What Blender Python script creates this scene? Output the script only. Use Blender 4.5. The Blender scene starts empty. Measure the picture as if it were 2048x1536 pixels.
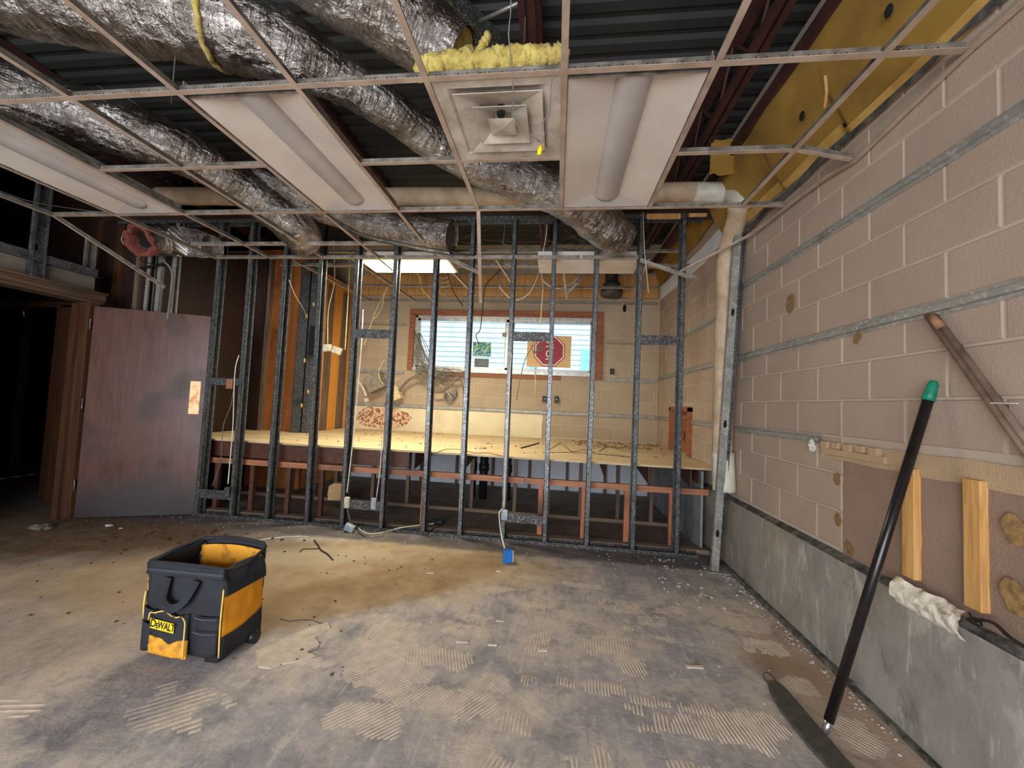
import bpy, math, random
from mathutils import Vector, Matrix, noise
random.seed(7)
scene = bpy.context.scene
col = scene.collection
PI = math.pi

# ---------------------------------------------------------------- camera
H = 1.41
YAW, PIT, ROL, FPX = .1151, .0492, -.0438, 776.6
def cam_axes():
    cy, sy = math.cos(YAW), math.sin(YAW)
    f = Vector((-sy*math.cos(PIT), cy*math.cos(PIT), math.sin(PIT)))
    rt = Vector((cy, sy, 0)); dn = -rt.cross(f)
    c, s = math.cos(ROL), math.sin(ROL)
    return c*rt + s*dn, -s*rt + c*dn, f
AX, AD, AF = cam_axes()
cd = bpy.data.cameras.new('camera'); cam = bpy.data.objects.new('camera', cd); col.objects.link(cam)
cd.sensor_width = 36; cd.lens = FPX/2048*36; cd.clip_start = .02; cd.clip_end = 200
m = Matrix.Identity(4)
for i in range(3):
    m[i][0] = AX[i]; m[i][1] = -AD[i]; m[i][2] = -AF[i]
m.translation = Vector((0, 0, H)); cam.matrix_world = m
scene.camera = cam

# ---------------------------------------------------------------- world, sun, daylight, exposure
w = bpy.data.worlds.new('world'); scene.world = w; w.use_nodes = True
bg = w.node_tree.nodes['Background']; bg.inputs[0].default_value = (.78, .88, 1, 1); bg.inputs[1].default_value = 1.6
sd = bpy.data.lights.new('sun', 'SUN'); sd.energy = 5.0; sd.angle = math.radians(.6); sd.color = (1, .95, .87)
so = bpy.data.objects.new('sun', sd); col.objects.link(so); so.location = (0, -10, 20); so.rotation_euler = (math.radians(42), 0, math.radians(-25))
# daylight entering through the open shopfront behind the photographer
def area(name, loc, rot, sx, sy, power, color):
    l = bpy.data.lights.new(name, 'AREA'); l.shape = 'RECTANGLE'; l.size = sx; l.size_y = sy; l.energy = power; l.color = color
    o = bpy.data.objects.new(name, l); col.objects.link(o); o.location = loc; o.rotation_euler = rot
    return o
area('shopfront_daylight', (-1.7, -2.9, 1.35), (math.radians(90), 0, 0), 4.6, 2.5, 250, (.95, .97, 1))
scene.view_settings.view_transform = 'Standard'; scene.view_settings.look = 'None'
scene.view_settings.exposure = 0.38; scene.view_settings.gamma = 1; scene.view_settings.use_curve_mapping = False

# ---------------------------------------------------------------- helpers
def ray(x, y): return AX*((x-1024)/FPX) + AD*((y-768)/FPX) + AF
def PY(x, y, Y): d = ray(x, y); return d*(Y/d.y) + Vector((0, 0, H))       # a point of the vertical plane y = Y
def PX(x, y, X): d = ray(x, y); return d*(X/d.x) + Vector((0, 0, H))       # a point of the plane x = X
def PZ(x, y, z): d = ray(x, y); return d*((z-H)/d.z) + Vector((0, 0, H))   # a point of the level z

ORG = {}
def tag(o, label=None, cat=None, group=None, kind=None):
    if label: o['label'] = label
    if cat: o['category'] = cat
    if group: o['group'] = group
    if kind: o['kind'] = kind
    return o
def thing(name, label, cat, loc=(0, 0, 0), group=None, kind=None):
    o = bpy.data.objects.new(name, None); col.objects.link(o); o.location = loc; o.empty_display_size = .1
    ORG[o] = Vector(loc); return tag(o, label, cat, group, kind)

class MB:
    def __init__(s): s.v = []; s.f = []; s.m = []; s.mi = 0
    def add(s, vs, fs):
        b = len(s.v); s.v += [Vector(p) for p in vs]; s.f += [tuple(b+i for i in f) for f in fs]; s.m += [s.mi]*len(fs)
    def box(s, a, b):
        x0, y0, z0 = a; x1, y1, z1 = b
        s.add([(x0,y0,z0),(x1,y0,z0),(x1,y1,z0),(x0,y1,z0),(x0,y0,z1),(x1,y0,z1),(x1,y1,z1),(x0,y1,z1)],
              [(0,3,2,1),(4,5,6,7),(0,1,5,4),(1,2,6,5),(2,3,7,6),(3,0,4,7)])
        return s
    def obox(s, c, ux, uy, uz):   # centre and half axes
        c = Vector(c); ux, uy, uz = Vector(ux), Vector(uy), Vector(uz)
        s.add([c-ux-uy-uz,c+ux-uy-uz,c+ux+uy-uz,c-ux+uy-uz,c-ux-uy+uz,c+ux-uy+uz,c+ux+uy+uz,c-ux+uy+uz],
              [(0,3,2,1),(4,5,6,7),(0,1,5,4),(1,2,6,5),(2,3,7,6),(3,0,4,7)])
        return s
    def bar(s, a, b, w, h, up=(0, 0, 1)):   # a beam between two points
        a, b = Vector(a), Vector(b); d = (b-a); up = Vector(up)
        n = d.normalized(); x = n.cross(up)
        if x.length < 1e-4: x = n.cross(Vector((0, 1, 0)))
        x.normalize(); y = x.cross(n)
        return s.obox((a+b)/2, d/2, x*w/2, y*h/2)
    def prism(s, pts, d):         # polygon extruded by vector d
        d = Vector(d); n = len(pts); P = [Vector(p) for p in pts]
        s.add(P+[p+d for p in P], [tuple(range(n-1, -1, -1)), tuple(range(n, 2*n))]+[(i, (i+1) % n, n+(i+1) % n, n+i) for i in range(n)])
        return s
    def tube(s, pts, r, n=8, cap=True, rf=None, up=None):
        P = [Vector(p) for p in pts]; k = len(P); b = len(s.v)
        up = Vector(up) if up else Vector((.13, .21, 1)).normalized()
        t0 = (P[1]-P[0]).normalized(); x = t0.cross(up)
        if x.length < 1e-3: x = t0.cross(Vector((1, 0, 0)))
        x.normalize()
        for i in range(k):
            t = (P[min(i+1, k-1)]-P[max(i-1, 0)])
            if t.length < 1e-3 or t.dot(t0) < 0: t = t0.copy()
            t.normalize(); x = (x - t*x.dot(t)); x.normalize(); y = t.cross(x)
            ri = r[i] if isinstance(r, (list, tuple)) else r
            for j in range(n):
                a = 2*PI*j/n; rr = ri if rf is None else rf(i, a, ri, P[i])
                s.v.append(P[i] + x*(math.cos(a)*rr) + y*(math.sin(a)*rr))
        for i in range(k-1):
            for j in range(n):
                j2 = (j+1) % n
                s.f.append((b+i*n+j, b+i*n+j2, b+(i+1)*n+j2, b+(i+1)*n+j)); s.m.append(s.mi)
        if cap:
            s.f.append(tuple(b+j for j in range(n-1, -1, -1))); s.m.append(s.mi)
            s.f.append(tuple(b+(k-1)*n+j for j in range(n))); s.m.append(s.mi)
        return s
    def cyl(s, a, b, r, n=14): return s.tube([a, b], r, n)
    def build(s, name, mats, parent=None, smooth=False, bevel=0):
        org = ORG.get(parent, Vector((0, 0, 0)))
        me = bpy.data.meshes.new(name); me.from_pydata([p-org for p in s.v], [], s.f)
        for mm in (mats if isinstance(mats, (list, tuple)) else [mats]): me.materials.append(mm)
        if any(s.m): me.polygons.foreach_set('material_index', s.m)
        if smooth: me.polygons.foreach_set('use_smooth', [True]*len(s.f))
        me.update()
        o = bpy.data.objects.new(name, me); col.objects.link(o)
        if parent: o.parent = parent
        ORG[o] = org
        if bevel:
            md = o.modifiers.new('b', 'BEVEL'); md.width = bevel; md.segments = 2; md.limit_method = 'ANGLE'
        return o
def struct(o): o['kind'] = 'structure'; return o

def spline(pts, step=.02):
    P = [Vector(p) for p in pts]
    if len(P) < 3: 
        n = max(2, int((P[1]-P[0]).length/step)); return [P[0].lerp(P[1], i/n) for i in range(n+1)]
    Q = [P[0]*2-P[1]]+P+[P[-1]*2-P[-2]]; out = []
    for i in range(1, len(Q)-2):
        n = max(2, int((Q[i+1]-Q[i]).length/step))
        for k in range(n):
            t = k/n; a, b, c, d = Q[i-1], Q[i], Q[i+1], Q[i+2]
            out.append(.5*((2*b)+(-a+c)*t+(2*a-5*b+4*c-d)*t*t+(-a+3*b-3*c+d)*t**3))
    out.append(P[-1]); return out

# ---------------------------------------------------------------- materials (all procedural)
def srgb(r, g, b):
    f = lambda c: (c/255/12.92) if c/255 <= .04045 else ((c/255+.055)/1.055)**2.4
    return (f(r), f(g), f(b), 1)
class NT:
    def __init__(s, name):
        s.mat = bpy.data.materials.new(name); s.mat.use_nodes = True; s.t = s.mat.node_tree; s.n = s.t.nodes
        s.b = s.n['Principled BSDF']; s.pos = s.n.new('ShaderNodeNewGeometry').outputs['Position']
    def lk(s, a, b): s.t.links.new(a, b)
    def val(s, sock, v):
        if isinstance(v, (int, float)): sock.default_value = v
        elif isinstance(v, (tuple, list)): sock.default_value = v
        else: s.lk(v, sock)
    def noise(s, scale, detail=4, rough=.55, vec=None, dist=0):
        n = s.n.new('ShaderNodeTexNoise'); n.inputs['Scale'].default_value = scale; n.inputs['Detail'].default_value = detail
        n.inputs['Roughness'].default_value = rough; n.inputs['Distortion'].default_value = dist; s.lk(vec or s.pos, n.inputs['Vector']); return n.outputs['Fac']
    def vor(s, scale, vec=None, feat='F1', out='Distance'):
        n = s.n.new('ShaderNodeTexVoronoi'); n.inputs['Scale'].default_value = scale; n.feature = feat; s.lk(vec or s.pos, n.inputs['Vector']); return n.outputs[out]
    def mapv(s, sc=(1, 1, 1), rot=(0, 0, 0), loc=(0, 0, 0), vec=None):
        n = s.n.new('ShaderNodeMapping'); n.inputs['Scale'].default_value = sc; n.inputs['Rotation'].default_value = rot; n.inputs['Location'].default_value = loc
        s.lk(vec or s.pos, n.inputs['Vector']); return n.outputs[0]
    def ramp(s, f, a, b, ca=0, cb=1):
        n = s.n.new('ShaderNodeMapRange'); s.val(n.inputs[0], f); n.inputs[1].default_value = a; n.inputs[2].default_value = b; n.inputs[3].default_value = ca; n.inputs[4].default_value = cb
        return n.outputs[0]
    def mix(s, f, a, b, mode='MIX'):
        n = s.n.new('ShaderNodeMix'); n.data_type = 'RGBA'; n.blend_type = mode; s.val(n.inputs[0], f); s.val(n.inputs[6], a); s.val(n.inputs[7], b); return n.outputs[2]
    def math(s, op, a, b=0, c=0):
        n = s.n.new('ShaderNodeMath'); n.operation = op; s.val(n.inputs[0], a); s.val(n.inputs[1], b)
        if c: s.val(n.inputs[2], c)
        return n.outputs[0]
    def bump(s, h, dist=.002, st=.5):
        n = s.n.new('ShaderNodeBump'); n.inputs['Distance'].default_value = dist; n.inputs['Strength'].default_value = st; s.lk(h, n.inputs['Height'])
        s.lk(n.outputs[0], s.b.inputs['Normal'])
    def rnd(s): return s.n.new('ShaderNodeObjectInfo').outputs['Random']
    def fin(s, colr=None, rough=None, metal=None, **k):
        if colr is not None: s.val(s.b.inputs['Base Color'], colr)
        if rough is not None: s.val(s.b.inputs['Roughness'], rough)
        if metal is not None: s.val(s.b.inputs['Metallic'], metal)
        for kk, v in k.items(): s.val(s.b.inputs[kk], v)
        return s.mat
def simple(name, c1, c2=None, scale=12, rough=.6, metal=0, bump=0, bscale=60, lo=.35, hi=.65, stretch=(1, 1, 1)):
    t = NT(name); c2 = c2 or tuple(x*.8 for x in c1[:3])+(1,)
    v = t.mapv(stretch); f = t.ramp(t.noise(scale, 5, vec=v), lo, hi)
    if bump: t.bump(t.noise(bscale, 4, vec=v), .004, bump)
    return t.fin(t.mix(f, c1, c2), rough, metal)

M = {}
M['black_plastic'] = simple('black plastic', srgb(22, 22, 25), srgb(34, 34, 38), 20, .38)
M['tan_pvc'] = simple('white vinyl cable', srgb(205, 198, 182), srgb(180, 170, 150), 20, .45)
M['white_wire'] = simple('white cable', srgb(232, 228, 215), srgb(205, 198, 180), 15, .4)
M['yellow_wire'] = simple('cream cable', srgb(222, 205, 150), srgb(190, 170, 120), 15, .45)
M['grey_wire'] = simple('grey cable', srgb(120, 116, 112), srgb(90, 86, 82), 15, .45)
M['dark_wire'] = simple('dark cable', srgb(38, 36, 36), srgb(22, 20, 20), 15, .5)
M['green'] = simple('green rubber', srgb(10, 140, 105), srgb(8, 110, 84), 30, .45)
M['blue'] = simple('blue plastic box', srgb(30, 120, 205), srgb(20, 90, 170), 40, .4)
M['lightgrey'] = simple('light grey painted steel', srgb(176, 186, 196), srgb(140, 150, 160), 30, .45, .2)
M['almond'] = simple('almond plastic', srgb(215, 208, 190), srgb(180, 172, 150), 30, .45)
M['chrome'] = simple('bare aluminium', srgb(200, 200, 202), srgb(160, 160, 165), 60, .3, .9)
M['fixture'] = simple('white fixture enamel', srgb(222, 212, 202), srgb(208, 196, 186), 3, .42)
M['lens'] = simple('fixture lens', srgb(190, 182, 178), srgb(176, 168, 165), 3, .38)
M['grille'] = simple('dusty white diffuser', srgb(205, 195, 182), srgb(160, 148, 134), 7, .4, bump=.05)
M['tee'] = simple('beige tee face', srgb(188, 166, 148), srgb(160, 138, 120), 8, .5)
M['teeweb'] = simple('galvanised tee web', srgb(172, 166, 158), srgb(120, 114, 106), 14, .38, .6)
M['hole'] = simple('punched slot', srgb(14, 12, 11), srgb(10, 9, 8), 20, .9)
M['red_iron'] = simple('red oxide steel', srgb(74, 34, 26), srgb(44, 22, 17), 9, .7)
M['deck'] = simple('dark grey roof deck', srgb(50, 53, 52), srgb(38, 40, 39), 3, .65, .1)
M['brown_beam'] = simple('brown painted beam', srgb(62, 38, 26), srgb(46, 28, 20), 6, .65)
M['black_iron'] = simple('black iron pipe', srgb(26, 28, 32), srgb(44, 46, 50), 20, .45, .3)
M['insul_edge'] = simple('foam edge', srgb(166, 132, 84), srgb(116, 86, 52), 30, .9, bump=.6)
M['cardboard'] = simple('cardboard', srgb(226, 190, 136), srgb(206, 168, 116), 20, .8)  # tan lightened, backlight through the sign's board is put into the colour
M['kraft'] = simple('brown board', srgb(150, 110, 80), srgb(120, 84, 58), 20, .8)
M['gluespot'] = simple('yellow adhesive', srgb(205, 170, 100), srgb(180, 140, 70), 60, .7)
M['paperwhite'] = simple('white plaster crumbs', srgb(215, 208, 200), srgb(180, 170, 160), 60, .85)
M['whiteplaster'] = simple('broken white plaster', srgb(225, 215, 198), srgb(150, 125, 95), 22, .85, bump=1.0, bscale=70, lo=.5, hi=.7)
M['alum'] = simple('aluminium window frame', srgb(205, 205, 200), srgb(170, 170, 165), 20, .35, .4)
M['greybox'] = simple('grey enamel box', srgb(150, 142, 128), srgb(120, 112, 98), 16, .5)
M['creambox'] = simple('cream enamel box', srgb(214, 200, 158), srgb(190, 172, 128), 16, .5)
M['pinktile'] = simple('crumbled pink plaster', srgb(222, 190, 160), srgb(140, 90, 62), 30, .85, bump=1.0, bscale=60, lo=.46, hi=.56)
M['pipewrap'] = simple('cream pipe wrap', srgb(206, 184, 156), srgb(176, 150, 120), 7, .7, bump=.25, bscale=14)
M['pvcwhite'] = simple('white fitting cover', srgb(222, 218, 204), srgb(196, 190, 172), 9, .45)
M['nonmetal_grey'] = simple('grey floor dust', srgb(120, 116, 110), srgb(90, 84, 80), 9, .9)

def foil():
    t = NT('crinkled foil'); uv = t.n.new('ShaderNodeUVMap').outputs[0]
    wr_ = t.noise(1, 5, .6, vec=t.mapv((2.2, 46, 1), vec=uv), dist=.5); w2 = t.noise(1, 5, .65, vec=t.mapv((5, 12, 1), vec=uv), dist=1.2); c = t.vor(1, vec=t.mapv((9, 24, 1), vec=uv))
    a = t.noise(4, 4, .6)
    h = t.math('ADD', t.math('MULTIPLY', wr_, .7), t.math('ADD', t.math('MULTIPLY', w2, 1.1), t.math('MULTIPLY', c, .25)))
    t.bump(h, .022, .85)
    colr = t.mix(t.ramp(a, .4, .6), srgb(186, 180, 176), srgb(132, 122, 114))
    colr = t.mix(t.ramp(w2, .62, .72, 0, .7), colr, srgb(236, 228, 214))
    return t.fin(colr, t.ramp(w2, .3, .7, .34, .17), .97)
M['foil'] = foil()
def galv(name, ca, cb, metal=.75, rough=.38, sc=90):
    t = NT(name); f = t.vor(sc, out='Color'); g = t.noise(9, 4)
    sp = t.n.new('ShaderNodeSeparateColor'); t.lk(f, sp.inputs[0])
    k = t.ramp(sp.outputs[0], .6, 1.0, 0, .8)
    base = t.mix(k, ca, cb); base = t.mix(t.ramp(g, .5, .75), base, tuple(x*.6 for x in ca[:3])+(1,))
    return t.fin(base, t.ramp(sp.outputs[1], 0, 1, rough-.1, rough+.15), metal)
M['galv'] = galv('galvanised stud steel', srgb(88, 90, 92), srgb(156, 160, 162), .55, .34, 120)
M['galv_dirty'] = galv('stained galvanised steel', srgb(66, 66, 66), srgb(150, 148, 144), .45, .5, 110)
M['galv_light'] = galv('light galvanised furring', srgb(150, 147, 140), srgb(184, 182, 174), .3, .5, 60)
M['conduit'] = galv('conduit steel', srgb(150, 145, 136), srgb(185, 180, 170), .6, .4, 120)

def wood(name, a, b, c=None, axis=2, sc=1.0, rough=.65, coarse=30):
    t = NT(name); s = [coarse*sc]*3; s[axis] = 1.6*sc
    n = t.noise(1.0, 6, .6, vec=t.mapv(tuple(s)), dist=.8)
    colr = t.mix(t.ramp(n, .35, .68), a, b)
    if c: colr = t.mix(t.ramp(t.noise(2.4, 4), .5, .72), colr, c)
    t.bump(n, .002, .25); return t.fin(colr, rough)
M['bench_wood'] = wood('orange bench timber', srgb(184, 126, 92), srgb(148, 94, 66), srgb(118, 80, 62), 0, 1.4)
M['bench_post'] = wood('orange post timber', srgb(190, 118, 78), srgb(146, 82, 52), srgb(104, 66, 50), 2, 1.4)
M['grey_post'] = wood('grey aged timber', srgb(120, 98, 82), srgb(80, 64, 54), None, 2, 1.2)
M['pine'] = wood('pine batten', srgb(218, 170, 104), srgb(176, 124, 66), None, 2, 1.3)
M['win_wood'] = wood('red brown window timber', srgb(160, 98, 58), srgb(116, 66, 40), None, 0, 1.2)
M['orange_panel'] = wood('orange plywood panelling', srgb(226, 158, 70), srgb(206, 134, 50), None, 2, .5, .5)
M['brown_panel'] = wood('brown plywood panelling', srgb(164, 98, 40), srgb(132, 76, 32), srgb(104, 58, 26), 2, .5, .5)
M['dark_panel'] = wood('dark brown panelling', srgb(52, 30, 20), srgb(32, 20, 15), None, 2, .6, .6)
M['jamb'] = wood('stained jamb timber', srgb(84, 52, 32), srgb(56, 34, 22), None, 2, 1.0, .5)
M['header_wood'] = wood('header timber', srgb(104, 82, 62), srgb(66, 46, 34), None, 1, 1.0, .6)
M['brown_sheet'] = wood('brown bracket sheet', srgb(92, 52, 34), srgb(62, 36, 26), None, 1, .6, .6)
M['plate_wood'] = wood('dusty sill plate', srgb(146, 124, 104), srgb(104, 84, 70), None, 0, 1.0, .8)

def doormat():
    t = NT('stained oak veneer door'); v = t.mapv((16, 16, 1.3)); n = t.noise(1, 7, .65, vec=v, dist=2.2); wv = t.noise(2.6, 4, .5)
    c = t.mix(t.ramp(n, .35, .7), srgb(98, 60, 48), srgb(72, 44, 35))
    c = t.mix(t.ramp(wv, .5, .68), c, srgb(58, 38, 33))
    sep = t.n.new('ShaderNodeSeparateXYZ'); t.lk(t.pos, sep.inputs[0])
    k = t.ramp(t.math('ADD', sep.outputs[2], t.math('MULTIPLY', t.noise(5, 3), .2)), .62, .3)
    c = t.mix(t.math('MULTIPLY', k, .85), c, srgb(52, 50, 54)); t.bump(n, .001, .3)
    return t.fin(c, t.ramp(wv, .3, .7, .3, .46))
M['door'] = doormat()
def plate():
    t = NT('tarnished brass plate'); n = t.noise(14, 5)
    return t.fin(t.mix(t.ramp(n, .45, .65), srgb(236, 190, 138), srgb(190, 130, 84)), .42, .35)
M['brass'] = plate()

def block(name, a, b, c, stain=True, bump=.6):
    t = NT(name); n = t.noise(2.2, 5); f = t.noise(110, 3, .7); r = t.rnd()
    base = t.mix(t.ramp(n, .3, .7), a, b); base = t.mix(t.ramp(r, 0, 1, 0, .35), base, c)
    base = t.mix(t.ramp(f, .62, .75, 0, .45), base, tuple(x*.45 for x in a[:3])+(1,))
    base = t.mix(t.ramp(f, .36, .26, 0, .25), base, srgb(200, 188, 172))
    if stain:
        s = t.noise(.9, 5, .6, dist=.5); base = t.mix(t.ramp(s, .58, .8, 0, .5), base, srgb(126, 98, 66))
    t.bump(f, .004, bump); return t.fin(base, .88)
M['block'] = block('concrete block', srgb(172, 152, 136), srgb(160, 138, 124), srgb(176, 158, 134))
M['block_back'] = block('painted concrete block', srgb(176, 158, 134), srgb(164, 142, 118), srgb(182, 166, 140))
M['mortar'] = block('mortar joint', srgb(190, 174, 158), srgb(174, 156, 140), srgb(180, 164, 148), False, .3)
M['mortar_back'] = block('mortar joint tan', srgb(196, 180, 150), srgb(180, 162, 134), srgb(190, 176, 150), False, .3)
M['redpatch'] = block('exposed plaster patch', srgb(154, 128, 112), srgb(132, 108, 94), srgb(158, 132, 114), True, .9)
M['tanpatch'] = block('tan mortar band', srgb(188, 160, 126), srgb(170, 142, 110), srgb(186, 160, 130), True, .8)
def concrete():
    t = NT('grey foundation concrete'); n = t.noise(1.8, 6, .6); st = t.noise(1, 5, .65, vec=t.mapv((9, 3, 1.2), rot=(.5, 0, 0)), dist=.7); f = t.noise(60, 4)
    c = t.mix(t.ramp(n, .35, .65), srgb(156, 151, 143), srgb(128, 123, 116)); c = t.mix(t.ramp(st, .54, .66, 0, .75), c, srgb(184, 180, 170))
    c = t.mix(t.ramp(st, .46, .34, 0, .75), c, srgb(88, 86, 82)); c = t.mix(t.ramp(t.noise(1, 6, .7, vec=t.mapv((6, 14, 3), rot=(-.7, 0, 0)), dist=.6), .56, .68, 0, .7), c, srgb(196, 192, 184)); c = t.mix(t.ramp(t.noise(.8, 3), .5, .7, 0, .5), c, srgb(146, 124, 98))
    t.bump(f, .004, .5); return t.fin(c, .8)
M['concrete'] = concrete()
def ledge():
    t = NT('dark tar joint'); n = t.noise(12, 5, .7); return t.fin(t.mix(t.ramp(n, .4, .62), srgb(52, 50, 48), srgb(112, 108, 100)), .85)
M['ledge'] = ledge()

def floor_mat():
    t = NT('stripped concrete floor')
    sep = t.n.new('ShaderNodeSeparateXYZ'); t.lk(t.pos, sep.inputs[0]); X, Y = sep.outputs[0], sep.outputs[1]
    d1 = t.noise(1.3, 5, .6); d2 = t.noise(3.7, 5, .65)
    wob = t.math('MULTIPLY', t.math('SUBTRACT', d1, .5), 1.3); wob2 = t.math('MULTIPLY', t.math('SUBTRACT', d2, .5), .5)
    big = t.noise(1.1, 6, .6, dist=.4); med = t.noise(4.5, 6, .65); fine = t.noise(38, 5, .7); streak = t.noise(1, 6, .65, vec=t.mapv((26, 3.2, 1), rot=(0, 0, .5)), dist=.5)
    c = t.mix(t.ramp(big, .4, .6), srgb(156, 150, 156), srgb(192, 179, 168))
    c = t.mix(t.ramp(med, .48, .66, 0, .85), c, srgb(124, 122, 128)); c = t.mix(t.ramp(t.noise(14, 6, .75), .5, .72, 0, .45), c, srgb(112, 108, 112)); c = t.mix(t.ramp(t.noise(17, 6, .75, dist=.4), .52, .7, 0, .5), c, srgb(216, 206, 198))
    c = t.mix(t.ramp(med, .44, .3, 0, .6), c, srgb(214, 200, 184))
    c = t.mix(t.ramp(streak, .56, .7, 0, .5), c, srgb(206, 194, 182))
    c = t.mix(t.ramp(streak, .42, .3, 0, .45), c, srgb(128, 122, 122))
    def ell(cx, cy, rx, ry, ang, soft=.5, amp=1.0):   # ragged edged stain on the floor
        ca, sa = math.cos(ang), math.sin(ang)
        dx = t.math('SUBTRACT', X, cx); dy = t.math('SUBTRACT', Y, cy)
        u = t.math('DIVIDE', t.math('ADD', t.math('MULTIPLY', dx, ca), t.math('MULTIPLY', dy, sa)), rx)
        v = t.math('DIVIDE', t.math('SUBTRACT', t.math('MULTIPLY', dy, ca), t.math('MULTIPLY', dx, sa)), ry)
        r = t.math('SQRT', t.math('ADD', t.math('MULTIPLY', u, u), t.math('MULTIPLY', v, v)))
        r = t.math('ADD', r, t.math('MULTIPLY', t.math('ADD', wob, wob2), .55))
        return t.ramp(r, 1+soft/2, 1-soft/2, 0, amp)
    warm = ell(-1.9, 3.0, 2.0, .62, .28, .3, .85)
    c = t.mix(warm, c, t.mix(t.ramp(med, .35, .65), srgb(188, 164, 132), srgb(168, 142, 106)))
    br = ell(-1.25, 2.85, 1.15, .30, .72, .35, .85)
    c = t.mix(br, c, t.mix(t.ramp(med, .35, .65), srgb(164, 136, 100), srgb(134, 108, 76)))
    pale = ell(-2.1, 3.25, .55, .2, .2, .6, .6); c = t.mix(pale, c, srgb(196, 184, 164))
    lt = ell(-3.6, 1.9, 1.9, .7, .25, .6, .45); c = t.mix(lt, c, srgb(150, 128, 104))
    dirt = ell(-5.0, 3.25, 2.2, .75, .12, .5, .93)
    dn = t.ramp(t.noise(9, 6, .7), .35, .7)
    c = t.mix(dirt, c, t.mix(dn, srgb(60, 44, 30), srgb(120, 92, 64)))
    strip = t.ramp(t.math('ADD', Y, t.math('MULTIPLY', wob2, .3)), 3.66, 3.74, 0, .86)
    c = t.mix(strip, c, t.mix(t.ramp(med, .3, .7), srgb(104, 98, 100), srgb(76, 70, 72)))
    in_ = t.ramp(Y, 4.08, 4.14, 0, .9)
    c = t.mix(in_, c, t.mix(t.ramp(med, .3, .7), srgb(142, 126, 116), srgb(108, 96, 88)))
    spot = ell(1.33, 2.4, .22, .16, -.6, .9, .8); c = t.mix(spot, c, srgb(130, 98, 68))
    edge = t.ramp(X, 1.15, 1.35, 0, .6)
    c = t.mix(t.math('MULTIPLY', edge, t.ramp(Y, 3.2, 2.7)), c, srgb(176, 146, 122))
    sp = t.vor(30); c = t.mix(t.ramp(sp, .07, .03, 0, .8), c, srgb(70, 62, 58))
    t.bump(t.math('ADD', fine, t.math('MULTIPLY', med, .6)), .006, .55)
    return t.fin(c, t.ramp(med, .3, .7, .62, .85))
M['floor'] = floor_mat()
M['ridge'] = simple('thinset ridges', srgb(208, 193, 178), srgb(184, 170, 158), 18, .85, bump=.4)
def ply():
    t = NT('dusty plywood'); n = t.noise(3, 6, .6, vec=t.mapv((1, 3.4, 1))); f = t.noise(40, 5, .7); s = t.noise(1.5, 5)
    c = t.mix(t.ramp(n, .35, .66), srgb(218, 196, 158), srgb(192, 166, 128)); c = t.mix(t.ramp(f, .6, .74, 0, .6), c, srgb(120, 96, 66)); c = t.mix(t.ramp(s, .55, .7, 0, .45), c, srgb(168, 150, 124))
    t.bump(f, .003, .4); return t.fin(c, .8)
M['ply'] = ply()
M['conduit_brown'] = simple('dusty brown steel', srgb(150, 128, 112), srgb(112, 92, 80), 14, .5, .2)
def fluff(name, a, b, c):
    t = NT(name); n = t.noise(22, 5, .6); m2 = t.noise(3, 3); k = t.mix(t.ramp(n, .35, .68), a, b); k = t.mix(t.ramp(m2, .5, .7, 0, .6), k, c)
    t.bump(n, .02, .8); return t.fin(k, .95)
M['fibreglass'] = fluff('yellow fibreglass', srgb(206, 188, 108), srgb(160, 138, 66), srgb(150, 120, 84))
M['foam'] = simple('yellow insulation batt', srgb(160, 124, 50), srgb(132, 98, 38), 2.5, .9, bump=.35, bscale=16)
M['foam_face'] = simple('torn tan insulation', srgb(204, 168, 96), srgb(178, 138, 66), 4, .9, bump=.4, bscale=24)
M['pink'] = fluff('pink duct liner', srgb(150, 82, 70), srgb(104, 52, 45), srgb(72, 38, 34))
M['plaster_white'] = simple('white wall board', srgb(226, 214, 182), srgb(208, 194, 160), 3, .75)
M['plaster_blue'] = simple('pale painted board', srgb(226, 232, 240), srgb(210, 216, 226), 3, .7)
M['grey_board'] = simple('grey painted sheet', srgb(150, 150, 154), srgb(120, 118, 120), 4, .6)
M['gwb'] = simple('grey gypsum board', srgb(128, 120, 108), srgb(100, 94, 84), 4, .8)
M['fabric_black'] = simple('black nylon fabric', srgb(30, 33, 42), srgb(22, 24, 30), 14, .75, bump=.25, bscale=260)
M['fabric_yellow'] = simple('yellow nylon fabric', srgb(226, 150, 14), srgb(204, 128, 10), 8, .65, bump=.2, bscale=260)
M['fabric_yellow_dirty'] = simple('soiled yellow fabric', srgb(226, 158, 40), srgb(150, 96, 26), 26, .7, bump=.2, bscale=260, lo=.5, hi=.75)
M['piping'] = simple('cream piping', srgb(228, 196, 104), srgb(204, 172, 84), 14, .6)
M['stitch'] = simple('grey stitching', srgb(120, 124, 134), srgb(100, 104, 112), 14, .7)
M['logo_yellow'] = simple('logo yellow', srgb(250, 216, 20), srgb(240, 200, 10), 14, .6)
M['logo_black'] = simple('logo black', srgb(18, 18, 20), srgb(14, 14, 16), 14, .7)
M['rubber_grey'] = simple('dusty dark rubber', srgb(82, 78, 70), srgb(62, 58, 52), 24, .85, bump=.6, bscale=120)
M['pole'] = simple('black lacquered pole', srgb(34, 28, 28), srgb(22, 20, 22), 18, .28)
M['sign_red'] = simple('sign red', srgb(158, 20, 26), srgb(140, 16, 22), 10, .45)
M['sign_white'] = simple('sign white', srgb(244, 240, 236), srgb(230, 226, 220), 10, .45)
M['siding'] = simple('white clapboard', srgb(168, 192, 206), srgb(150, 178, 194), 2, .7)
M['ext_ground'] = simple('pale parking lot', srgb(214, 212, 206), srgb(190, 188, 184), 2, .9)
M['ext_blue'] = simple('pale blue door paint', srgb(120, 176, 206), srgb(100, 160, 196), 4, .6)
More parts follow.
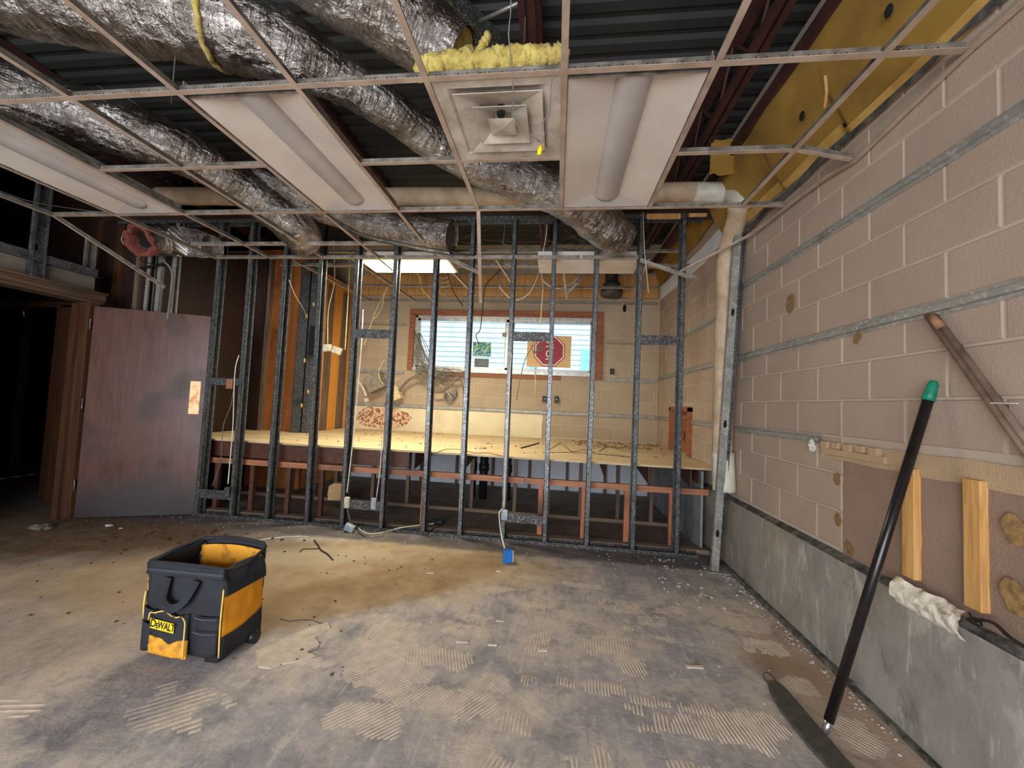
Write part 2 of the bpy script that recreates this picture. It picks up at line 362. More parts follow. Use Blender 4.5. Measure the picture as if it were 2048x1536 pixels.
M['ink'] = simple('grey marker ink', srgb(84, 100, 110), srgb(70, 86, 96), 10, .7)
def poster():
    t = NT('faded green and blue poster'); n = t.noise(26, 3); m2 = t.noise(18, 2)
    c = t.mix(t.ramp(n, .45, .55), srgb(90, 176, 110), srgb(215, 228, 200)); c = t.mix(t.ramp(m2, .52, .6), c, srgb(40, 130, 190)); return t.fin(c, .6)
M['poster'] = poster()
M['extwood'] = simple('grey parcel', srgb(160, 158, 146), srgb(130, 128, 118), 12, .8)
def glassmat():
    t = NT('window glass'); t.b.inputs['Transmission Weight'].default_value = 1; t.b.inputs['IOR'].default_value = 1.05
    return t.fin((.94, .98, .98, 1), .02)
M['glass'] = glassmat()
def emis(name, c, s):
    t = NT(name); t.b.inputs['Emission Color'].default_value = c; t.b.inputs['Emission Strength'].default_value = s; return t.fin(c, .5)
M['lit_lens'] = emis('lit fluorescent lens', srgb(255, 246, 190), 3.2)

# ---------------------------------------------------------------- the setting: floor, roof, walls
fl = MB(); fl.box((-9.5, -3.2, -.2), (1.9, 6.9, 0)); floor = struct(fl.build('floor', M['floor']))
# corrugated roof deck
rd = MB(); prof = []; y = -3.2; zt = 4.19; zb = 4.17
while y < 6.95:
    prof += [(y, zb), (y+.07, zb), (y+.10, zt), (y+.13, zt)]; y += .16
pts = [(-9.5, a, b) for a, b in prof]+[(-9.5, prof[-1][0], 4.30), (-9.5, prof[0][0], 4.30)]
n = len(prof); vs = [(-9.5, a, b) for a, b in prof]+[(1.9, a, b) for a, b in prof]
rd.add(vs, [(i, i+1, n+i+1, n+i) for i in range(n-1)]); rd.box((-9.5, -3.2, 4.24), (1.9, 6.95, 4.32))
struct(rd.build('ceiling', M['deck']))

XR, YB, CH = 1.64, 6.6, .2125
def block_mesh(name, L, Hh, d, mat, axis):
    # front face in local -x (axis 0) or -y (axis 1); origin at the lower corner of the front face
    b = .006; g = .005
    def P(u, v, k): return (k, u, v) if axis == 0 else (u, k, v)
    o = [(g, g), (L-g, g), (L-g, Hh-g), (g, Hh-g)]; i_ = [(g+b, g+b), (L-g-b, g+b), (L-g-b, Hh-g-b), (g+b, Hh-g-b)]
    vs = [P(u, v, 0) for u, v in i_]+[P(u, v, b) for u, v in o]+[P(u, v, d) for u, v in o]
    fs = [(0, 1, 2, 3)]+[(4+k, 4+(k+1) % 4, (k+1) % 4, k) for k in range(4)]+[(8+k, 8+(k+1) % 4, 4+(k+1) % 4, 4+k) for k in range(4)]
    if axis == 0: fs = [tuple(reversed(f)) for f in fs]
    me = bpy.data.meshes.new(name); me.from_pydata(vs, [], fs); me.materials.append(mat); me.update(); return me
def blocks(parent, mats, axis, base, u0, u1, zs, phase, L, skip, cache={}):
    for r, z in enumerate(zs):
        u = phase[r % 2]
        while u > u0: u -= L
        while u < u1-.02:
            a, b = max(u, u0), min(u+L, u1)
            for (p, q) in skip(a, b, z):
                if q-p < .04: continue
                key = (axis, round(q-p, 3), mats.name)
                if key not in cache: cache[key] = block_mesh('concrete_block', q-p, CH, .03, mats, axis)
                o = bpy.data.objects.new('concrete_block', cache[key]); col.objects.link(o); o.parent = parent
                k = base + random.uniform(-.0015, .0015)
                o.location = (k, p, z) if axis == 0 else (p, k, z)
            u += L
# right wall
wr = MB(); [wr.box(a_, b_) for a_, b_ in (((XR+.0055, -3.2, 0), (XR+.25, 4.97, 4.17)), ((XR+.0055, 5.72, 0), (XR+.25, 7, 4.17)), ((XR+.0055, 4.97, 0), (XR+.25, 5.72, .86)), ((XR+.0055, 4.97, 1.42), (XR+.25, 5.72, 4.17)))]; wall_right = struct(wr.build('wall_right', M['mortar']))
zs = [.66+CH*k for k in range(12)]
def skip_r(a, b, z):
    if z < 1.18 and a < 2.44:
        return [(max(a, 2.44), b)] if b > 2.44 else []
    if z < 1.45 and z > .8 and b > 4.93 and a < 5.76:      # niche hole
        out = []
        if a < 4.93: out.append((a, 4.93))
        if b > 5.76: out.append((5.76, b))
        return out
    return [(a, b)]
blocks(wall_right, M['block'], 0, XR, 1.1, 6.6, zs, (1.834, 2.034), .41, skip_r)
# plaster patch and mortar band where blocks were cut away
pm = MB(); ny, nz = 60, 20
def gridpatch(mb, fn, nu, nv):
    b = len(mb.v)
    for j in range(nv+1):
        for i in range(nu+1): mb.v.append(Vector(fn(i/nu, j/nv)))
    for j in range(nv):
        for i in range(nu):
            a = b+j*(nu+1)+i; mb.f.append((a, a+nu+1, a+nu+2, a+1)); mb.m.append(mb.mi)
gridpatch(pm, lambda u, v: (XR+.0005+.003*noise.noise(Vector((u*9, v*5, 3)))+.0015*(abs((u*1.5/.41+(.5 if v > .48 else 0)) % 1-.5) < .03 or abs(v-.48) < .03), 2.44-u*1.5, .60+v*.57), ny, nz)
pm.build('plaster_patch', M['redpatch'], wall_right, True)
tb = MB(); gridpatch(tb, lambda u, v: (XR-.004-.008*noise.noise(Vector((u*14, v*3, 9))), 2.62-u*1.6, 1.165+.02*noise.noise(Vector((u*6, 0, 1)))+v*.1), 40, 4)
tb.build('mortar_band', M['tanpatch'], wall_right, True)
# foundation curb
cb = MB()
def curb(u, v):
    Y = 6.6-u*9.4; z = .62*v
    return (XR-.035-.006*noise.noise(Vector((Y*2, z*4, 0)))-(.012*v), Y, z)
gridpatch(cb, curb, 200, 8)
cb.build('trim_1', M['concrete']); struct(bpy.data.objects['trim_1'])
lg = MB()
def ledgef(u, v):
    Y = 6.6-u*9.4; w_ = .012*noise.noise(Vector((Y*5, v*2, 4)))
    return (XR-.047+v*.05, Y, .615+w_*(1-v)*1.5+v*.03)
gridpatch(lg, ledgef, 300, 2); struct(lg.build('trim_2', M['ledge']))
bb = MB(); bb.box((XR-.062, 1.2, 0), (XR-.03, 4.2, .018)); bb.box((XR-.066, 2.3, 0), (XR-.03, 3.9, .03)); struct(bb.build('baseboard_right', M['ledge']))

# back wall with the window opening
WX0, WX1, WZ0, WZ1 = -2.52, .66, 1.93, 2.93
bw = MB()
for a, b in (((-9.5, YB+.0055, 0), (WX0, YB+.25, 4.17)), ((WX1, YB+.0055, 0), (XR+.25, YB+.25, 4.17)), ((WX0, YB+.0055, 0), (WX1, YB+.25, WZ0)), ((WX0, YB+.0055, WZ1), (WX1, YB+.25, 4.17))): bw.box(a, b)
wall_back = struct(bw.build('wall_back', M['mortar_back']))
def skip_b(a, b, z):
    if z+CH > WZ0+.03 and z < WZ1-.03:
        out = []
        if a < WX0: out.append((a, min(b, WX0)))
        if b > WX1: out.append((max(a, WX1), b))
        return out
    if z < 1.2: return [(max(a, -.23), b)] if b > -.23 else []
    return [(a, b)]
blocks(wall_back, M['block_back'], 1, YB, -3.68, XR-.01, [.8725+CH*k for k in range(12)], (-.35, -.135), .43, skip_b)
pb = MB(); ptsn = [(-3.68, .83)]+[(-.22+.015*noise.noise(Vector((i*3.1, 0, 0))), .83+i*.045) for i in range(10)]+[(-3.68, 1.245)]
pb.prism([(x, YB-.008, z) for x, z in ptsn], (0, .02, 0)); pb.build('plaster_board', M['plaster_white'], wall_back)
pk = MB(); ring_ = [(-3.02+.52*math.cos(a)*(1+.25*noise.noise(Vector((math.cos(a)*2, math.sin(a)*2, 5)))), 1.05+.19*math.sin(a)*(1+.2*noise.noise(Vector((math.cos(a)*3, math.sin(a)*3, 9))))) for a in [k*2*PI/30 for k in range(30)]]
pk.prism([(x, YB-.014, z) for x, z in ring_], (0, .01, 0)); pk.build('crumbled_plaster', M['pinktile'], wall_back)
lw = MB(); lw.box((-3.6, YB-.02, .0), (XR-.05, YB, .82)); lw.build('lower_board', M['plaster_blue'], wall_back)
for i in range(7):
    s_ = MB(); x = -2.9+i*.62; s_.box((x, YB-.08, 0), (x+.045, YB-.02, .82)); s_.build('batten', M['grey_post'], wall_back)
fs_ = MB(); fs_.box((-3.7, YB-.022, 2.56), (XR, YB-.001, 2.60)) if False else None

# added shading wall on the left, rear wall (shopfront opening behind the photographer), dark rooms to the left
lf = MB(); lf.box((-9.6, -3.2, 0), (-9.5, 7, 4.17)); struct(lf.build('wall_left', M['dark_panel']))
lp = MB(); lp.box((-5.45, -3.2, 0), (-5.3, 2.75, 4.17)); struct(lp.build('wall_left_added_shading', M['gwb']))  # out of view, added to keep shopfront daylight off the far left
rw = MB(); rw.box((-9.5, -3.3, 0), (-4.1, -3.15, 4.17)); rw.box((.8, -3.3, 0), (1.9, -3.15, 4.17)); rw.box((-4.1, -3.3, 2.75), (.8, -3.15, 4.17))
struct(rw.build('wall_rear', M['gwb']))

# niche and side panelling of the far room
def panel_thing():
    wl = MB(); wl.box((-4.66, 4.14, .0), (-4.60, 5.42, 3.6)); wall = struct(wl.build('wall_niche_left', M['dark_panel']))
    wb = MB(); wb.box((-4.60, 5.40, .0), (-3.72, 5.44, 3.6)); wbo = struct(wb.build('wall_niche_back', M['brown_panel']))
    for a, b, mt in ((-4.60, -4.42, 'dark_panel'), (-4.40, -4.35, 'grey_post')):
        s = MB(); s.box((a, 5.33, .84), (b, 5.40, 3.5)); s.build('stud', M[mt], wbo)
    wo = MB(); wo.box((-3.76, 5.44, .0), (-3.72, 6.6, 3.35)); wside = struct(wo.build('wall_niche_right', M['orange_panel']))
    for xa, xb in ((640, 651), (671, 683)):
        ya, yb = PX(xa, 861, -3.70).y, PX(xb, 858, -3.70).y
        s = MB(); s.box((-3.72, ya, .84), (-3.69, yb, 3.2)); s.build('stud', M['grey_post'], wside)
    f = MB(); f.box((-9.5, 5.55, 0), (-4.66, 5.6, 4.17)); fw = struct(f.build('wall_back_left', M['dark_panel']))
    for i, x in enumerate((-8.9, -8.3, -7.7, -7.1, -6.5, -6.0, -5.5, -5.1, -4.85)):
        s = MB(); s.box((x, 5.45, 0), (x+.06+.03*(i % 2), 5.55, 4.1)); s.build('stud', M['jamb'] if i % 2 else M['grey_post'], fw)
panel_thing()

# ---------------------------------------------------------------- window
def window():
    w_ = MB(); fo = .10
    x0, x1, z0, z1 = -2.63, .735, 1.875, 3.0
    y0 = YB-.05
    w_.box((x0, y0, z1-fo), (x1, YB+.12, z1)); w_.box((x0, y0, z0+.05), (x0+.09, YB+.12, z1-fo)); w_.box((x1-.11, y0, z0-.02), (x1, YB+.12, z1-fo)); w_.box((-1.9, y0+.02, z0-.04), (.05, YB+.1, z0+.02))
    win = struct(w_.build('window_1', M['win_wood'], bevel=.004))
    fr = MB(); a0, a1, b0, b1 = x0+.09, x1-.11, z0+.05, z1-fo
    for c, d in (((a0, YB+.0, b1-.045), (a1, YB+.09, b1)), ((a0, YB-.03, b0-.02), (a1, YB+.09, b0+.05)), ((a0, YB, b0), (a0+.05, YB+.09, b1)), ((a1-.05, YB, b0), (a1, YB+.09, b1))): fr.box(c, d)
    fr.build('window_frame', M['alum'], win, bevel=.003)
    for nm, (p, q, yy) in (('sash', (a0+.05, -.86, YB+.01)), ('sash', (-.93, a1-.05, YB+.05))):
        s = MB(); t = .045
        s.box((p, yy, b1-.05-t), (q, yy+.03, b1-.045)); s.box((p, yy, b0+.05), (q, yy+.03, b0+.05+t*.8)); s.box((p, yy, b0+.05), (p+t, yy+.03, b1-.05)); s.box((q-t, yy, b0+.05), (q, yy+.03, b1-.05))
        so_ = s.build(nm, M['alum'], win)
        g = MB(); g.box((p+t*.5, yy+.012, b0+.06), (q-t*.5, yy+.016, b1-.06)); g.build('pane', M['glass'], so_)
    l = MB(); l.box((-.97, YB-.01, 2.55), (-.90, YB+.012, 2.62)); l.build('latch', M['greybox'], win)
window()
def stop_sign():
    t = thing('stop_sign', 'red octagonal STOP sign turned sideways on tan cardboard in the window', 'sign', (-.145, YB-.045, 2.3))
    c = MB(); c.box((-.525, YB-.055, 2.04), (.215, YB-.047, 2.575)); c.build('cardboard', M['cardboard'], t)
    def octo(r, y, th, mat, nm, par):
        o = MB(); o.prism([(-.145+r*math.cos(PI/8+k*PI/4), y, 2.315+r*1.02*math.sin(PI/8+k*PI/4)) for k in range(8)], (0, th, 0)); return o.build(nm, mat, par)
    octo(.278, YB-.060, .005, M['sign_red'], 'rim', t); octo(.262, YB-.062, .004, M['sign_white'], 'border', t); octo(.243, YB-.064, .004, M['sign_red'], 'face', t)
    text('STOP', .185, M['sign_white'], t, Vector((-.150, YB-.0655, 2.315)), rot=(PI/2, PI/2, 0), name='lettering', sx=.92)
def text(s, size, mat, parent, loc, rot, name='lettering', sx=1.0, ext=.0008, align='CENTER', bold=0):
    cu = bpy.data.curves.new(name, 'FONT'); cu.body = s; cu.size = size; cu.extrude = ext; cu.align_x = align; cu.align_y = 'CENTER'; cu.offset = bold; cu.resolution_u = 3
    tmp = bpy.data.objects.new(name, cu); col.objects.link(tmp)
    dg = bpy.context.evaluated_depsgraph_get(); me = bpy.data.meshes.new_from_object(tmp.evaluated_get(dg))
    bpy.data.objects.remove(tmp); me.materials.clear(); me.materials.append(mat)
    o = bpy.data.objects.new(name, me); col.objects.link(o); o.parent = parent
    o.location = Vector(loc)-ORG.get(parent, Vector()); o.rotation_euler = rot; o.scale = (sx, 1, 1); return o
stop_sign()

# ---------------------------------------------------------------- outside
eg = MB(); eg.box((-14, 6.9, -.4), (14, 30, -.3)); tag(eg.build('parking_lot', M['ext_ground']), kind='structure')
eb = thing('clapboard_building', 'white clapboard building across the lot, seen through the window', 'building', (0, 13, -.3))
for i in range(34):
    s = MB(); z = -.3+i*.17; s.prism([(-9, 12.98, z), (-9, 13.0, z+.17), (-9, 13.05, z+.17), (-9, 13.05, z)], (16, 0, 0)); s.build('clapboard', M['siding'], eb)
for nm, (x0, x1, z0, z1) in (('door', (.75, 1.05, -.3, 3.3)), ('window', (-.95, -.72, 2.3, 3.0)), ('window', (.1, .35, -.3, 2.4))):
    s = MB(); s.box((x0, 12.90, z0), (x1, 12.97, z1)); s.build(nm, M['ext_blue'], eb)
ep = MB(); ep.box((-1.52, 6.93, 2.22), (-1.19, 6.94, 2.48)); tag(ep.build('poster', M['poster']), 'small green and blue poster taped on the left window pane', 'poster')
e2 = MB(); e2.box((-1.48, 6.93, 2.0), (-1.22, 6.94, 2.18)); tag(e2.build('notice', M['extwood']), 'blank grey notice below the green and blue poster', 'notice')
for o in (bpy.data.objects['poster'], bpy.data.objects['notice']): o.location.y = -.13; o.location.x = .0

# ---------------------------------------------------------------- roof joists, beam, duct board
def joist(X, label):
    t = thing('roof_joist', label, 'joist', (X, 0, 3.75))
    s = MB(); s.box((X-.06, -3, 4.10), (X+.06, 6.5, 4.16)); s.build('top_chord', M['red_iron'], t)
    s = MB(); s.box((X-.05, -3, 3.72), (X-.01, 6.5, 3.77)); s.box((X+.01, -3, 3.72), (X+.05, 6.5, 3.77)); s.build('bottom_chord', M['red_iron'], t)
    for k in range(15):
        y0 = -3+k*.62; s = MB(); s.tube([(X, y0, 3.75), (X, y0+.31, 4.12)], .011, 6); s.tube([(X, y0+.31, 4.12), (X, y0+.62, 3.75)], .011, 6); s.build('web_bar', M['red_iron'], t)
joist(-.26, 'dark red open web steel joist above the square air diffuser')
joist(1.2, 'dark red open web steel joist beside the yellow wall insulation')
joist(-2.3, 'dark red open web steel joist high above the left ceiling light')
joist(-4.6, 'dark red open web steel joist above the leftmost ceiling light')
s = MB(); s.bar((1.43, -1.5, 3.66), (1.43, 6.4, 3.66), .06, .10); tag(s.build('steel_angle', M['red_iron']), 'long rust red steel beam running along the top edge of the yellow wall insulation', 'beam')
s = MB(); s.box((-5.6, 4.02, 3.40), (1.60, 4.14, 3.52)); tag(s.build('timber_header', M['brown_beam']), 'dark brown header beam resting across the top of the metal stud wall', 'beam')
s = MB(); s.box((.84, 3.965, 3.33), (1.17, 3.978, 3.385)); s.box((1.25, 3.965, 3.35), (1.42, 3.978, 3.385)); tag(s.build('wood_strip', M['pine']), 'short pale wood strips under the brown header, right end', 'wood strip')
g = MB(); g.prism([PZ(800, 0, 4.0), PZ(900, 0, 4.0), PZ(1015, 110, 4.0), PZ(985, 115, 4.0)], (0, 0, .12)); tag(g.build('sheet_duct', M['galv_dirty']), 'flat grey sheet metal duct between foil duct and roof deck', 'duct')
g = MB(); g.tube([PY(960, 42, 2.3), PY(1046, 2, 2.15)], .011, 8); g.tube([PY(1046, 2, 2.15), PY(1075, -14, 2.1)], .011, 8); tag(g.build('electrical_conduit', M['conduit'], smooth=True), 'short grey conduit at the top edge beside a red roof joist', 'conduit')

# ---------------------------------------------------------------- suspended ceiling grid
ZC = 2.92
grid = thing('ceiling_grid', 'bare beige suspended ceiling grid holding lights and air diffuser', 'ceiling grid', (0, 0, ZC))
def tee(name, a, b, parent, slots=False, up=(0, 0, 1), fw=.030, wh=.032):
    a, b = Vector(a), Vector(b); d = b-a; L = d.length; n = d.normalized(); x = n.cross(Vector(up))
    if x.length < .05: x = Vector((1, 0, 0))
    x.normalize(); u = x.cross(n)
    m_ = MB(); m_.obox((a+b)/2, d/2, x*fw/2, u*.001)
    m_.mi = 1; m_.obox((a+b)/2+u*wh/2, d/2, x*.0011, u*wh/2); m_.obox((a+b)/2+u*wh, d/2, x*.0035, u*.003)
    if slots:
        m_.mi = 2; k = .06
        while k < L-.05:
            for dk, hh in ((-.022, .0028), (0, .006), (.022, .0028)):
                m_.obox(a+n*(k+dk)+u*(wh*.55 if hh < .005 else wh*.42), n*(.0028 if hh < .005 else .0012), x*.0017, u*hh)
            k += .105
    return m_.build(name, [M['tee'], M['teeweb'], M['hole']], parent)
mains = {-4.6: None, -3.95: 3.98, -3.27: 3.98, -2.62: 3.98, -1.985: 4.35, -1.333: 3.55, -.67: 2.95, -.02: 2.96, .64: 2.96, 1.297: 2.96}
for X, ye in mains.items():
    tee('main_tee', (X, .2, ZC), (X, ye if ye else 2.95, ZC), grid, slots=False)
tee('main_tee', (-4.6, 2.95, ZC), PY(328, 577, 3.75), grid); tee('main_tee', PY(866, 505, 3.62), PY(957, 548, 3.75), grid)
tee('main_tee', (-.67, 2.95, ZC), PY(961, 606, 3.72), grid, up=(0, -.5, 1))
def cross(Y, xs, slots=True):
    for a, b in zip(xs[:-1], xs[1:]): tee('cross_tee', (a+.012, Y, ZC+.001), (b-.012, Y, ZC+.001), grid, slots)
cross(1.70, [-4.6, -3.95, -3.27, -2.62, -1.985, -1.333, -.67, -.02, .64, 1.297, 1.61])
cross(2.315, [-3.27, -2.62, -1.985], False); cross(2.325, [-1.333, -.67, -.02], False); cross(2.312, [.64, 1.297], False)
tee('cross_tee', (1.31, 2.31, ZC), PX(1703, 320, 1.585), grid)
cross(2.945, [-4.62, -3.95, -3.27, -2.62, -1.985, -1.333, -.67, -.02, .64, 1.297, 1.6])
cross(3.6, [-3.9, -3.27, -2.62, -1.985, -1.31], False)
cross(3.965, [-3.98, -3.3, -2.62, -1.9, -1.2, -.5, .2, .78], False)
tee('cross_tee', PY(1279, 523, 3.9), PY(1372, 555, 3.85), grid); tee('cross_tee', PY(1370, 555, 3.85), PY(1393, 557, 3.84), grid)
wa = MB(); wpts = [PX(2075, -18, 1.615), PX(1941, 101, 1.615), PX(1706, 326, 1.612), PX(1645, 362, 1.605), PX(1573, 416, 1.6), PX(1500, 472, 1.58), PY(1360, 545, 3.86)]
for a, b in zip(wpts[:-1], wpts[1:]): wa.bar(a, b, .022, .003); wa.bar(a+Vector((0, 0, .01)), b+Vector((0, 0, .01)), .003, .02)
tag(wa.build('wall_angle', M['tee']), 'bent white ceiling wall angle peeling off the block wall', 'wall angle')
h = MB(); h.bar(PY(1286, 425, 3.85), PY(1289, 505, 3.85), .012, .004); h.bar(PY(1289, 505, 3.85), PY(1297, 586, 3.85), .012, .004); tag(h.build('hanging_strip', M['pvcwhite']), 'thin white strip hanging at the right end of stud wall, below the foil duct end', 'metal strip')
g2 = thing('ceiling_grid', 'darker remains of ceiling grid in the far room beyond the studs', 'ceiling grid', (0, 5, 3.0))
for X, ya, yb in ((-.75, 4.35, 5.3), (.0, 4.3, 5.9), (.95, 4.3, 6.0), (-1.4, 4.6, 5.8), (-2.5, 4.3, 6.2), (-3.3, 4.3, 6.2)): tee('main_tee', (X, ya, 3.05), (X+.1, yb, 3.03), g2)
for Y, z in ((4.7, 3.28), (5.3, 3.3), (5.9, 3.2), (4.55, 3.05)): tee('cross_tee', (-3.6, Y, z), (1.45, Y, z), g2)
tee('main_tee', PY(1166, 538, 5), PY(1159, 565, 5), g2); tee('main_tee', PY(1159, 565, 5), PY(1137, 587, 5), g2)

# ---------------------------------------------------------------- lights
def troffer(x0, x1, y0, y1, label, z=ZC+.006, lit=False, group=None, flip=False):
    t = thing('ceiling_light', label, 'ceiling light', ((x0+x1)/2, (y0+y1)/2, z), group)
    hx = (x0+x1)/2; w2 = (x1-x0)/2; cw = .085
    s = MB(); s.box((x0, y0, z), (x0+.006, y1, z+.066)); s.box((x1-.006, y0, z), (x1, y1, z+.066)); s.box((x0, y0+.03, z), (x1, y0+.036, z+.066)); s.box((x0, y1-.006, z), (x1, y1, z+.066)); s.box((x0, y0+.03, z+.066), (x1, y1, z+.07)); s.build('housing', M['teeweb'], t)
    for sgn in (-1, 1):
        p = MB(); xa = hx+sgn*w2; xb = hx+sgn*cw
        p.prism([(xa, y0+.037, z+.004), (xb, y0+.037, z+.055), (xb, y0+.037, z+.06), (xa, y0+.037, z+.009)], (0, y1-y0-.044, 0)); p.build('reflector_panel', M['fixture'], t)
    e = MB(); ye = y1-.004; e.add([(x0, ye, z+.002), (x1, ye, z+.002), (hx+cw, y1-.10, z+.056), (hx-cw, y1-.10, z+.056)], [(0, 1, 2, 3), (3, 2, 1, 0)]); e.build('end_reflector', M['fixture'], t)
    l = MB(); n = 14; v = []; ya, yb = y0+.038, y1-.07
    for yy, sc in ((ya, 1), (yb-.03, 1), (yb, .93), (yb+.012, .75)):
        for i in range(n+1):
            a = PI+PI*i/n; v.append((hx+cw*sc*math.cos(a), yy, z+.058+.05*sc*math.sin(a)))
    l.add(v, [(k*(n+1)+i, k*(n+1)+i+1, (k+1)*(n+1)+i+1, (k+1)*(n+1)+i) for k in range(3) for i in range(n)]+[tuple(3*(n+1)+i for i in range(n+1))])
    l.build('lens', M['lens'], t, True); return t
troffer(-1.972, -1.346, 1.71, 2.935, 'white recessed ceiling light just left of the square air diffuser')
troffer(-.007, .627, 1.71, 2.935, 'white recessed ceiling light right of the square air diffuser')
troffer(-3.937, -3.285, 1.71, 2.935, 'white recessed ceiling light at the left edge of the picture')
def far_light(x0, x1, label, lit):
    t = thing('ceiling_light', label, 'ceiling light', ((x0+x1)/2, 4.35, 3.0))
    y0, y1, z = 4.16, 4.60, 2.985
    s = MB(); s.box((x0, y0, z), (x1, y1, z+.09)); s.build('housing', M['fixture'], t)
    s = MB(); s.box((x0+.03, y0+.03, z-.012), (x1-.03, y1-.03, z)); s.build('lens', M['lit_lens'] if lit else M['fixture'], t)
    if lit:
        l = bpy.data.lights.new('tube_light', 'AREA'); l.shape = 'RECTANGLE'; l.size = x1-x0-.1; l.size_y = .35; l.energy = 80; l.color = (1, .88, .62)
        o = bpy.data.objects.new('tube_light', l); col.objects.link(o); o.parent = t; o.location = (0, .03, -.035)
far_light(-2.33, -1.26, 'glowing yellowish ceiling light beyond the stud wall', True)
far_light(-.26, .84, 'unlit white ceiling light beyond the stud wall above the sign', False)
tl = MB(); tl.add([PY(455, 470, 4.5), PY(497, 470, 4.5), PY(500, 503, 4.5), PY(448, 503, 4.5)], [(0, 1, 2, 3)]); tl.prism([PY(455, 470, 4.5), PY(497, 470, 4.5), PY(500, 503, 4.5), PY(448, 503, 4.5)], (0, .02, 0)); tag(tl.build('ceiling_tile', M['gwb']), 'grey ceiling panel tilted behind the leftmost studs', 'ceiling tile')

# air diffuser
def diffuser():
    x0, x1, y0, y1, z = -.655, -.035, 1.715, 2.31, ZC+.005
    t = thing('air_diffuser', 'square white stepped air diffuser between two ceiling lights', 'air diffuser', ((x0+x1)/2, (y0+y1)/2, z))
    cx, cy = (x0+x1)/2, (y0+y1)/2
    def ringm(ho, hi, zo, zi, name, mat, th=.004):
        m_ = MB(); q = lambda h, zz: [(cx-h, cy-h, zz), (cx+h, cy-h, zz), (cx+h, cy+h, zz), (cx-h, cy+h, zz)]
        v = q(ho, zo)+q(hi, zi)+q(ho, zo+th)+q(hi, zi+th)
        f = []
        for i in range(4):
            j = (i+1) % 4; f += [(i, 4+i, 4+j, j), (8+i, 8+j, 12+j, 12+i), (i, j, 8+j, 8+i), (4+i, 12+i, 12+j, 4+j)]
        m_.add(v, f); return m_.build(name, mat, t)
    ringm(.31, .245, z, z+.004, 'face_frame', M['grille']); ringm(.245, .19, z+.003, z+.035, 'throat', M['grille'])
    bp_ = MB(); bp_.box((cx-.2, cy-.2, z+.034), (cx+.2, cy+.2, z+.038)); bp_.build('back_plate', M['grille'], t)
    ringm(.222, .11, z-.010, z+.022, 'louver', M['grille']); ringm(.140, .05, z-.016, z+.018, 'louver', M['grille'])
    c = MB(); c.add([(cx-.07, cy-.065, z-.02), (cx+.07, cy-.065, z-.02), (cx+.07, cy+.065, z-.02), (cx-.07, cy+.065, z-.02), (cx, cy, z-.032)], [(0, 4, 1), (1, 4, 2), (2, 4, 3), (3, 4, 0), (0, 1, 2, 3)]); c.build('centre_cap', M['grille'], t)
    k = MB(); k.cyl((cx+.0, cy-.075, z-.012), (cx, cy-.075, z+.04), .022, 12); k.build('damper_hole', M['hole'], t)
    b = MB(); b.box((cx-.15, cy-.15, z+.09), (cx+.15, cy+.15, z+.30)); b.build('neck_box', M['galv_dirty'], t)
diffuser()

# ---------------------------------------------------------------- foil ducts
def duct(label, pts, rads, seed=0, n=44, crinkle=.07, ends=None, loc=None):
    P = [Vector(p) for p in pts]; S = spline(P, .014)
    # radii along the path
    cum = [0]
    for a, b in zip(P[:-1], P[1:]): cum.append(cum[-1]+(b-a).length)
    L = [0]
    for a, b in zip(S[:-1], S[1:]): L.append(L[-1]+(b-a).length)
    R = []
    for l in L:
        l = l*cum[-1]/L[-1]; i = 0
        while i < len(cum)-2 and l > cum[i+1]: i += 1
        f = min(1, max(0, (l-cum[i])/(cum[i+1]-cum[i]))); f = f*f*(3-2*f); R.append(rads[i]*(1-f)+rads[i+1]*f)
    def rf(i, a, r, p):
        l = L[i]; c, s_ = math.cos(a), math.sin(a)
        w1 = abs(noise.noise(Vector((l*26, c*1.1+seed, s_*1.1)))); w2 = noise.noise(Vector((l*9, c*2.2, s_*2.2+seed))); w3 = abs(noise.noise(Vector((l*34+c*2, c*5+seed, s_*5))))
        seam = .05*math.exp(-((l % .55)-.27)**2/.0006)
        return r*(1+crinkle*(.7*w2-.85*w1-.5*w3)+seam*.6)
    t = thing('foil_duct', label, 'duct', S[len(S)//2])
    b = MB(); b.tube(S, R, n, False, rf); o = b.build('foil_sleeve', M['foil'], t, True)
    me = o.data; uvl = me.uv_layers.new(name='uv'); k_ = 0; uvs = [0.0]*(2*len(me.loops))
    for i in range(len(S)-1):
        for j in range(n):
            for (ii, jj) in ((i, j), (i, j+1), (i+1, j+1), (i+1, j)): uvs[k_] = abs(2*jj/n-1)*2; uvs[k_+1] = L[ii]; k_ += 2
    uvl.data.foreach_set('uv', uvs)
    if ends:
        for k, mat in ends:
            c = MB(); p, q = (S[0], S[3]) if k == 0 else (S[-1], S[-4]); c.tube([p+(q-p)*.5, q], R[0 if k == 0 else -1]*.9, n); c.build('duct_liner', M[mat], t)
    return t, S, R
A = [PZ(-160, -100, 3.45), PZ(0, -48, 3.45), PZ(200, 0, 3.45), PZ(400, 38, 3.42), PZ(560, 95, 3.38), PZ(705, 172, 3.36), PZ(800, 235, 3.34), PZ(880, 292, 3.33), PZ(975, 335, 3.33), PZ(1070, 365, 3.27), PZ(1150, 400, 3.19), PZ(1205, 448, 3.10), PZ(1243, 480, 3.03)]
dA, SA, RA = duct('longest foil air duct crossing from the top left corner to the right studs', A, [.25, .24, .23, .215, .19, .135, .125, .135, .165, .185, .2, .2, .17], 1, ends=[(1, 'foil')])
B = [PZ(560, -130, 3.5), PZ(660, -50, 3.5), PZ(760, 10, 3.48), PZ(860, 80, 3.42), PZ(925, 118, 3.32)]
duct('wide foil duct at the top ending in yellow fibreglass above the diffuser', B, [.2, .2, .2, .19, .15], 5, ends=[(1, 'fibreglass')])
